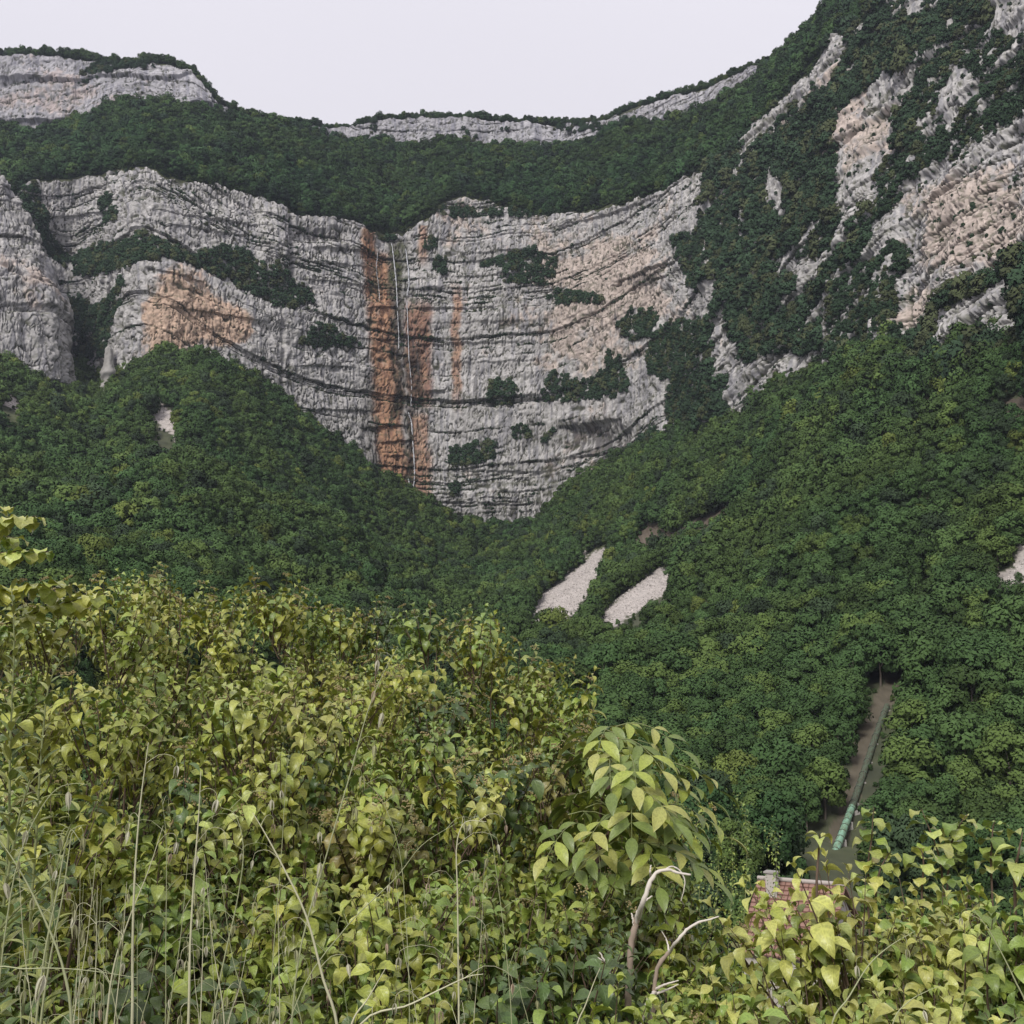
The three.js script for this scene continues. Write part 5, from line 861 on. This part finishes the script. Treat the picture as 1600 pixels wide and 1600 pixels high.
// ---- bleached dead branches
{
  const mat = (() => { const W = 32, H = 256, dt = new Uint8Array(W * H * 4); for (let j = 0; j < H; j++) for (let i = 0; i < W; i++) { const n = fbm(i / 5, j / 18, 2, 4), m = fbm(i / 3, j / 6, 7, 3), o = (j * W + i) * 4, f = clamp(0.35 + 1.7 * n + m, 0, 1); dt[o] = mix(190, 96, f); dt[o + 1] = mix(180, 80, f); dt[o + 2] = mix(164, 62, f); dt[o + 3] = 255; } const t = new THREE.DataTexture(dt, W, H); t.colorSpace = THREE.SRGBColorSpace; t.magFilter = THREE.LinearFilter; t.wrapS = t.wrapT = THREE.RepeatWrapping; t.needsUpdate = true; return new THREE.MeshStandardMaterial({ color: new THREE.Color(0.56, 0.51, 0.45), roughness: 0.85, bumpMap: t, bumpScale: 0.004 }); })();
  const brown = new THREE.MeshStandardMaterial({ color: new THREE.Color(0.27, 0.21, 0.165), roughness: 0.9, bumpMap: mat.bumpMap, bumpScale: 0.004 });
  const dead = (name, label, d, root, parts) => {
    const g = group(name, label, 'branch', 'bleached dead stems'), b = at(root[0], root[1], d); b.y = groundY(b.x, d); g.position.copy(b); const r = rng(root[0]);
    parts.forEach(([n, m, w0, w1, pts], k) => { const P0 = pts.map(([x, y]) => at(x, y, d + 0.03 * k - 0.12 * (k ? 1 : 0)).sub(b)); if (!k) P0.unshift(V(0, -0.05, 0)); else P0[0].copy(at(pts[0][0], pts[0][1], d).sub(b)); const c = new THREE.CatmullRomCurve3(P0).getPoints(26), q = c.map((p, i) => p.add(V((r() - 0.5) * w0 * 0.5, 0, (r() - 0.5) * w0 * 0.5))); const geo = limb(q, q.map((_, i) => mix(w0, w1, i / 26) * (0.88 + 0.28 * r())), 9); mesh(n, geo, m, g); });
  };
  dead('dead_branch', 'bleached dead branch hooked over at its tip', 3.4, [984, 1610], [
    ['stem', brown, 0.011, 0.009, [[984, 1610], [982, 1545], [985, 1490], [992, 1450], [996, 1432]]], ['limb', mat, 0.0085, 0.0028, [[996, 1434], [1006, 1408], [1016, 1378], [1026, 1364], [1044, 1359], [1060, 1364], [1078, 1367]]],
    ['twig', mat, 0.004, 0.0018, [[1018, 1374], [1016, 1362], [1017, 1352]]], ['twig', mat, 0.005, 0.0022, [[994, 1444], [996, 1425], [1006, 1410], [1019, 1400]]], ['twig', mat, 0.004, 0.0025, [[991, 1446], [989, 1436], [987, 1427]]], ['twig', mat, 0.003, 0.0012, [[1036, 1361], [1050, 1354], [1062, 1360], [1070, 1376], [1068, 1392], [1064, 1408]]], ['twig', brown, 0.003, 0.0012, [[982, 1540], [976, 1530], [972, 1512]]]]);
  dead('dead_branch', 'second dead stem leaning right towards the red roof', 3.3, [1018, 1620], [
    ['stem', brown, 0.007, 0.006, [[1018, 1620], [1021, 1570], [1023, 1545], [1026, 1518], [1036, 1498], [1046, 1488]]], ['limb', mat, 0.0055, 0.002, [[1046, 1488], [1058, 1470], [1074, 1452], [1092, 1441], [1108, 1437], [1123, 1432]]], ['twig', mat, 0.006, 0.003, [[1023, 1550], [1012, 1565], [1006, 1585], [1002, 1605]]], ['twig', mat, 0.0045, 0.0015, [[1023, 1546], [1040, 1538], [1060, 1532]]], ['twig', mat, 0.004, 0.0012, [[1024, 1553], [1046, 1545], [1060, 1538]]], ['twig', mat, 0.003, 0.001, [[1045, 1486], [1042, 1470], [1034, 1455]]]]);
  dead('dead_branch', 'short crooked dead twig left of the hooked branch', 3.4, [964, 1610], [['stem', mat, 0.006, 0.002, [[964, 1610], [960, 1568], [956, 1530], [948, 1508], [937, 1488]]], ['twig', mat, 0.003, 0.001, [[947, 1506], [940, 1500], [934, 1496]]]]);
}
// ---------------------------------------------------------------- wild oats and other grass stalks
const strawMat = new THREE.MeshStandardMaterial({ color: new THREE.Color(0.30, 0.32, 0.17), roughness: 0.55 }), paleStraw = new THREE.MeshStandardMaterial({ color: new THREE.Color(0.44, 0.43, 0.28), roughness: 0.55 }), bladeMat = new THREE.MeshPhysicalMaterial({ color: new THREE.Color(0.25, 0.29, 0.13), roughness: 0.5, transmission: 0.3, thickness: 0 });
const glumeMat = [[0.36, 0.36, 0.19], [0.55, 0.53, 0.40], [0.40, 0.31, 0.22]].map((c) => new THREE.MeshPhysicalMaterial({ color: new THREE.Color(...c), roughness: 0.5, transmission: 0.35, thickness: 0 }));
const earGeo = (() => { const a = leafGeometry({ len: 1, wide: 0.17, widest: 0.3, arch: 0.3, fold: 0.9, tip: 1.5, stalk: 0, n: 6 }), b = a.clone().rotateY(2.3).rotateZ(0.12), c = a.clone().rotateY(-2.3).rotateZ(-0.12), aw = limb([V(0, 0.4, 0), V(0.02, 0.9, 0.02), V(0.06, 1.5, 0.05)], [0.012, 0.009, 0.003], 4); for (const g of [a, b, c, aw]) g.deleteAttribute('uv'); return mergeGeometries([a, b, c, aw]).rotateX(Math.PI); })();   // hangs down
const OATS = 'wild oat stalks in the foreground';
// pts: base first; ears hang from the upper part
function oat(label, pts, d, { w = 0.0022, ears = 7, reach = 0.10, from = 0.72, seed = 1, mat = strawMat, ear = 0.021, pale = 0 }) {
  const r = rng(seed), g = group('oat_stalk', label, 'grass stalk', OATS), W = pts.map(([x, y]) => at(x, y, d)), b = W[0].clone(); b.y = groundY(b.x, d) - 0.01; if (b.y > W[0].y - 0.1) b.copy(W[0]); g.position.copy(b);
  const P0 = W.map((p) => p.clone().sub(b)); if (P0[0].length() > 0.15) P0.unshift(V(P0[0].x - (P0[1].x - P0[0].x) * 0.3, 0, 0.02)); const cv = new THREE.CatmullRomCurve3(P0), q = cv.getPoints(24);
  mesh('stem', limb(q, q.map((_, i) => mix(w * 0.85, w * 0.2, i / 24)), 6), mat, g);
  for (const t of [0.3, 0.55]) { const p = cv.getPointAt(t), n = mesh('node', new THREE.SphereGeometry(w * 1.12, 8, 6).scale(1, 1.5, 1), mat, g); n.position.copy(p); }
  for (let i = 0; i < ears; i++) {
    const t = from + (1 - from) * (i + 0.6) / ears, p = cv.getPointAt(Math.min(t, 1)), a = r() * 6.28, L = reach * (0.35 + 0.8 * r()) * (1.25 - t * 0.6), e = p.clone().add(V(Math.cos(a) * L, L * (0.45 - 0.5 * r()), Math.sin(a) * L * 0.6)), m1 = p.clone().lerp(e, 0.5).add(V(0, L * 0.22, 0)), e2 = e.clone().add(V(Math.cos(a) * 0.004, -0.012, 0));
    mesh('panicle_branch', limb(new THREE.CatmullRomCurve3([p, m1, e, e2]).getPoints(7), [0.0005, 0.0005, 0.0004, 0.0004, 0.0004, 0.0004, 0.0003, 0.0003], 4), mat, g);
    const s = mesh('ear', earGeo, glumeMat[r() < 0.25 + pale ? 1 : r() < 0.15 ? 2 : 0], g); s.position.copy(e2); s.rotation.set((r() - 0.5) * 0.5, r() * 6.28, (r() - 0.5) * 0.5); s.scale.setScalar(ear * (0.8 + 0.4 * r()));
  }
  return g;
}
oat('tallest straight pale stalk at the lower left', [[206, 1610], [207, 1480], [211, 1360], [220, 1250], [232, 1160]], 1.75, { w: 0.0032, ears: 2, from: 0.9, seed: 1, mat: paleStraw });
oat('tall straight stalk right of the tallest one', [[294, 1610], [297, 1480], [304, 1360], [310, 1280], [314, 1205]], 1.8, { w: 0.003, ears: 3, from: 0.85, seed: 2, mat: paleStraw });
oat('stalk slanting up to the right through the hedge', [[455, 1610], [470, 1480], [512, 1330], [550, 1200], [575, 1110], [600, 1050], [622, 1010]], 2.2, { w: 0.0026, ears: 9, from: 0.72, seed: 3, reach: 0.07, pale: 0.5, ear: 0.03 });
oat('long stalk slanting up to the left across the low shrubs', [[528, 1610], [505, 1530], [478, 1430], [440, 1350], [413, 1300], [395, 1270]], 1.9, { w: 0.0034, ears: 5, from: 0.8, seed: 4, mat: paleStraw });
oat('upright stalk at the bottom centre', [[717, 1610], [716, 1500], [715, 1400], [715, 1310], [728, 1284], [760, 1284]], 2.0, { w: 0.0026, ears: 12, from: 0.74, seed: 5, reach: 0.12, mat: paleStraw });
oat('thin stalk rising from lower left to the centre ears', [[455, 1590], [540, 1450], [620, 1370], [660, 1320], [715, 1285]], 2.1, { w: 0.0018, ears: 8, from: 0.7, seed: 6, reach: 0.1 });
oat('nearly flat stalk near the bottom with brown hanging ears', [[-20, 1520], [40, 1514], [90, 1513], [150, 1518], [215, 1528]], 1.6, { w: 0.0016, ears: 6, from: 0.62, seed: 7, reach: 0.03, pale: 0.2, ear: 0.036 });
oat('stalk leaning right from the grass clump at the left', [[112, 1610], [98, 1510], [62, 1420], [25, 1350], [-10, 1300]], 1.7, { w: 0.003, ears: 3, from: 0.8, seed: 8 });
oat('stalk from the clump with drooped ears at its tip', [[55, 1610], [70, 1490], [88, 1400], [103, 1320], [112, 1297], [122, 1310]], 1.7, { w: 0.0024, ears: 6, from: 0.84, seed: 9, reach: 0.04 });
oat('second stalk of the clump beside the drooped one', [[62, 1610], [80, 1490], [98, 1400], [108, 1330], [114, 1300], [126, 1316]], 1.75, { w: 0.0022, ears: 5, from: 0.84, seed: 10, reach: 0.05 });
oat('stalk at the left edge arching right with one white ear', [[5, 1480], [30, 1340], [60, 1270], [90, 1232], [120, 1224], [136, 1226]], 1.8, { w: 0.0016, ears: 3, from: 0.85, seed: 11, reach: 0.02, pale: 0.7, ear: 0.03 });
oat('thin upright stalk between the two tall straight ones', [[258, 1610], [259, 1480], [260, 1380], [259, 1300], [252, 1240]], 2.0, { w: 0.0013, ears: 9, from: 0.72, seed: 12, reach: 0.14 });
oat('stalk leaning right beside the tall ones', [[165, 1610], [178, 1510], [200, 1440], [232, 1360], [255, 1290]], 1.9, { w: 0.0024, ears: 4, from: 0.8, seed: 13, mat: paleStraw });
oat('stalk with a bundle of hanging ears at centre left', [[330, 1610], [350, 1500], [372, 1400], [380, 1320], [365, 1270], [345, 1262]], 1.95, { w: 0.002, ears: 14, from: 0.66, seed: 14, reach: 0.12 });
oat('stalk crossing low at the bottom centre', [[560, 1605], [640, 1570], [690, 1545], [735, 1525], [755, 1522]], 1.7, { w: 0.0024, ears: 3, from: 0.85, seed: 15, mat: paleStraw });
oat('short stiff stalk at the bottom centre', [[548, 1605], [575, 1560], [603, 1512]], 1.7, { w: 0.0026, ears: 0, seed: 16, mat: paleStraw });
oat('curved yellow stalk at the lower right', [[1300, 1600], [1325, 1560], [1360, 1505], [1395, 1475], [1430, 1455]], 2.0, { w: 0.0024, ears: 2, from: 0.9, seed: 17, mat: strawMat });
oat('stalk arching down at the right edge', [[1610, 1590], [1585, 1530], [1560, 1480], [1535, 1440], [1508, 1425]], 2.1, { w: 0.0024, ears: 3, from: 0.8, seed: 18 });
oat('stalk in the lower right with ears over the pale shrub', [[1395, 1600], [1420, 1565], [1450, 1548], [1470, 1540]], 1.9, { w: 0.0016, ears: 5, from: 0.6, seed: 19, pale: 0.5 });
oat('stalk left of the dead branch near the bottom', [[900, 1610], [915, 1570], [930, 1530], [938, 1512]], 2.4, { w: 0.0026, ears: 0, seed: 20, mat: paleStraw });
oat('stalk with ears before the middle of the hedge', [[420, 1600], [430, 1450], [440, 1330], [446, 1230], [452, 1170]], 2.3, { w: 0.0015, ears: 10, from: 0.62, seed: 21, reach: 0.13, pale: 0.3 });
oat('stalk with ears before the bronzed shrubs', [[640, 1600], [635, 1450], [622, 1320], [590, 1240], [560, 1215]], 2.4, { w: 0.0015, ears: 12, from: 0.6, seed: 22, reach: 0.14 });
oat('stalk with ears left of the dead branch', [[800, 1610], [790, 1480], [775, 1360], [765, 1300], [745, 1275]], 2.4, { w: 0.0015, ears: 10, from: 0.62, seed: 23, reach: 0.13 });
{ // the tangle of finer stalks among the shrubs at the lower left
  const r = rng(950);
  const places = [...Array(30)].map(() => [r() < 0.7 ? 20 + 330 * r() : 330 + 480 * r(), 1330 + 170 * r()]);
  places.forEach(([x, y], i) => { const lean = (r() - 0.5) * 110; oat('fine oat stalk in the tangled grass at the lower left', [[x - lean, 1615], [x - lean * 0.4, mix(1615, y, 0.5)], [x, y]], 1.6 + 0.7 * r(), { w: 0.0009 + 0.0007 * r(), ears: Math.floor(1 + 4 * r()), from: 0.6, seed: 1000 + i, reach: 0.07, mat: r() < 0.4 ? paleStraw : strawMat }).userData.group = 'fine oat stalks of the tangle at the lower left'; });
}
{ // grass blades in clumps at the bottom left
  const blade = (seed, L, bend) => { const r = rng(seed), pos = [], idx = []; for (let i = 0; i <= 8; i++) { const t = i / 8, w = 0.0045 * (1 - t * t), x = bend * t * t * L, y = L * t * (1 - 0.18 * Math.abs(bend) * t); pos.push(x - w, y, 0.001, x, y, 0.0, x + w, y, 0.001); if (i) { const o = (i - 1) * 3; idx.push(o, o + 1, o + 3, o + 1, o + 4, o + 3, o + 1, o + 2, o + 4, o + 2, o + 5, o + 4); } } return geometry(pos, idx); };
  const geos = [blade(1, 1, 0.15), blade(2, 1, 0.45), blade(3, 1, 0.9)];
  [[70, 1.75, 'thick clump of grey-green grass blades at the left bottom'], [20, 1.6, 'clump of grass blades in the lower left corner'], [290, 1.9, 'clump of grass blades under the tall straight stalks'], [430, 1.8, 'clump of grass blades at the bottom left of centre'], [160, 1.7, 'grass clump between the corner and the tall stalks'], [690, 2.0, 'small clump of grass blades at the bottom centre']].forEach(([px, d, label], i) => {
    const r = rng(970 + i), g = group('grass_clump', label, 'grass', 'grass clumps along the bottom'), b = at(px, 1600, d); b.y = groundY(b.x, d) - 0.02; g.position.copy(b);
    for (let k = 0; k < 34; k++) { const m = mesh('blade', geos[k % 3], r() < 0.3 ? paleStraw : bladeMat, g), L = 0.75 + 0.55 * r(); m.position.set((r() - 0.5) * 0.22, 0, (r() - 0.5) * 0.2); m.rotation.set((r() - 0.5) * 0.35, r() * 6.28, (r() - 0.5) * 0.3); m.scale.set(0.9 + 0.5 * r(), L, 1); }
  });
}
// tall weeds with narrow leaves at the left edge
{
  const WEED = 'tall narrow-leaved weeds at the left edge', mat = [['fresh', 1], ['pale', 2], ['pale', 3]].map(([t, s]) => new THREE.MeshPhysicalMaterial({ ...leafLook(VEIN, 0.5, 0.35), color: tintOf([t], rng(s)) }));
  const weed = (label, pts, d, n, seed) => { const r = rng(seed), g = group('weed', label, 'weed', WEED), W = pts.map(([x, y]) => at(x, y, d)), b = W[0].clone(); b.y = groundY(b.x, d); g.position.copy(b); const cv = new THREE.CatmullRomCurve3([V(0, 0, 0), ...W.map((p) => p.clone().sub(b))]), q = cv.getPoints(20); mesh('stem', limb(q, q.map((_, i) => mix(0.004, 0.0012, i / 20)), 7), greenStem, g);
    for (let i = 0; i < n; i++) { const t = 0.6 + 0.4 * Math.pow((i + 0.5) / n, 0.8), l = mesh('leaf', lance[0], mat[i % 3], g), s = mix(0.085, 0.042, Math.max(0, (t - 0.7) / 0.3)) * (0.8 + 0.4 * r()); l.position.copy(cv.getPointAt(t)); l.quaternion.setFromEuler(new THREE.Euler(-0.8 - 0.8 * r(), i * 2.4, 0, 'YXZ')); l.scale.set(s * 1.25, s, s); } };
  weed('tallest green weed stalk at the left edge', [[12, 1330], [16, 1160], [22, 1000], [18, 915]], 2.6, 90, 1); weed('green weed stalk branching right of the tallest', [[55, 1330], [65, 1170], [80, 1060], [105, 1020]], 2.8, 70, 2); weed('low weed with fanned leaves at the left edge', [[5, 1420], [25, 1300], [40, 1240], [52, 1205]], 2.3, 70, 3); weed('leafy weed stalk under the bronzed shrub at the left', [[80, 1420], [90, 1350], [110, 1290], [130, 1260]], 2.5, 60, 4); weed('weed leaning in from the left edge', [[-30, 1500], [10, 1440], [50, 1400], [85, 1370]], 2.2, 60, 5);
}
// thin summer air between the viewer and the far walls
scene.fog = new THREE.FogExp2(new THREE.Color(0.72, 0.78, 0.95), 0.000045);
renderer.render(scene, camera);
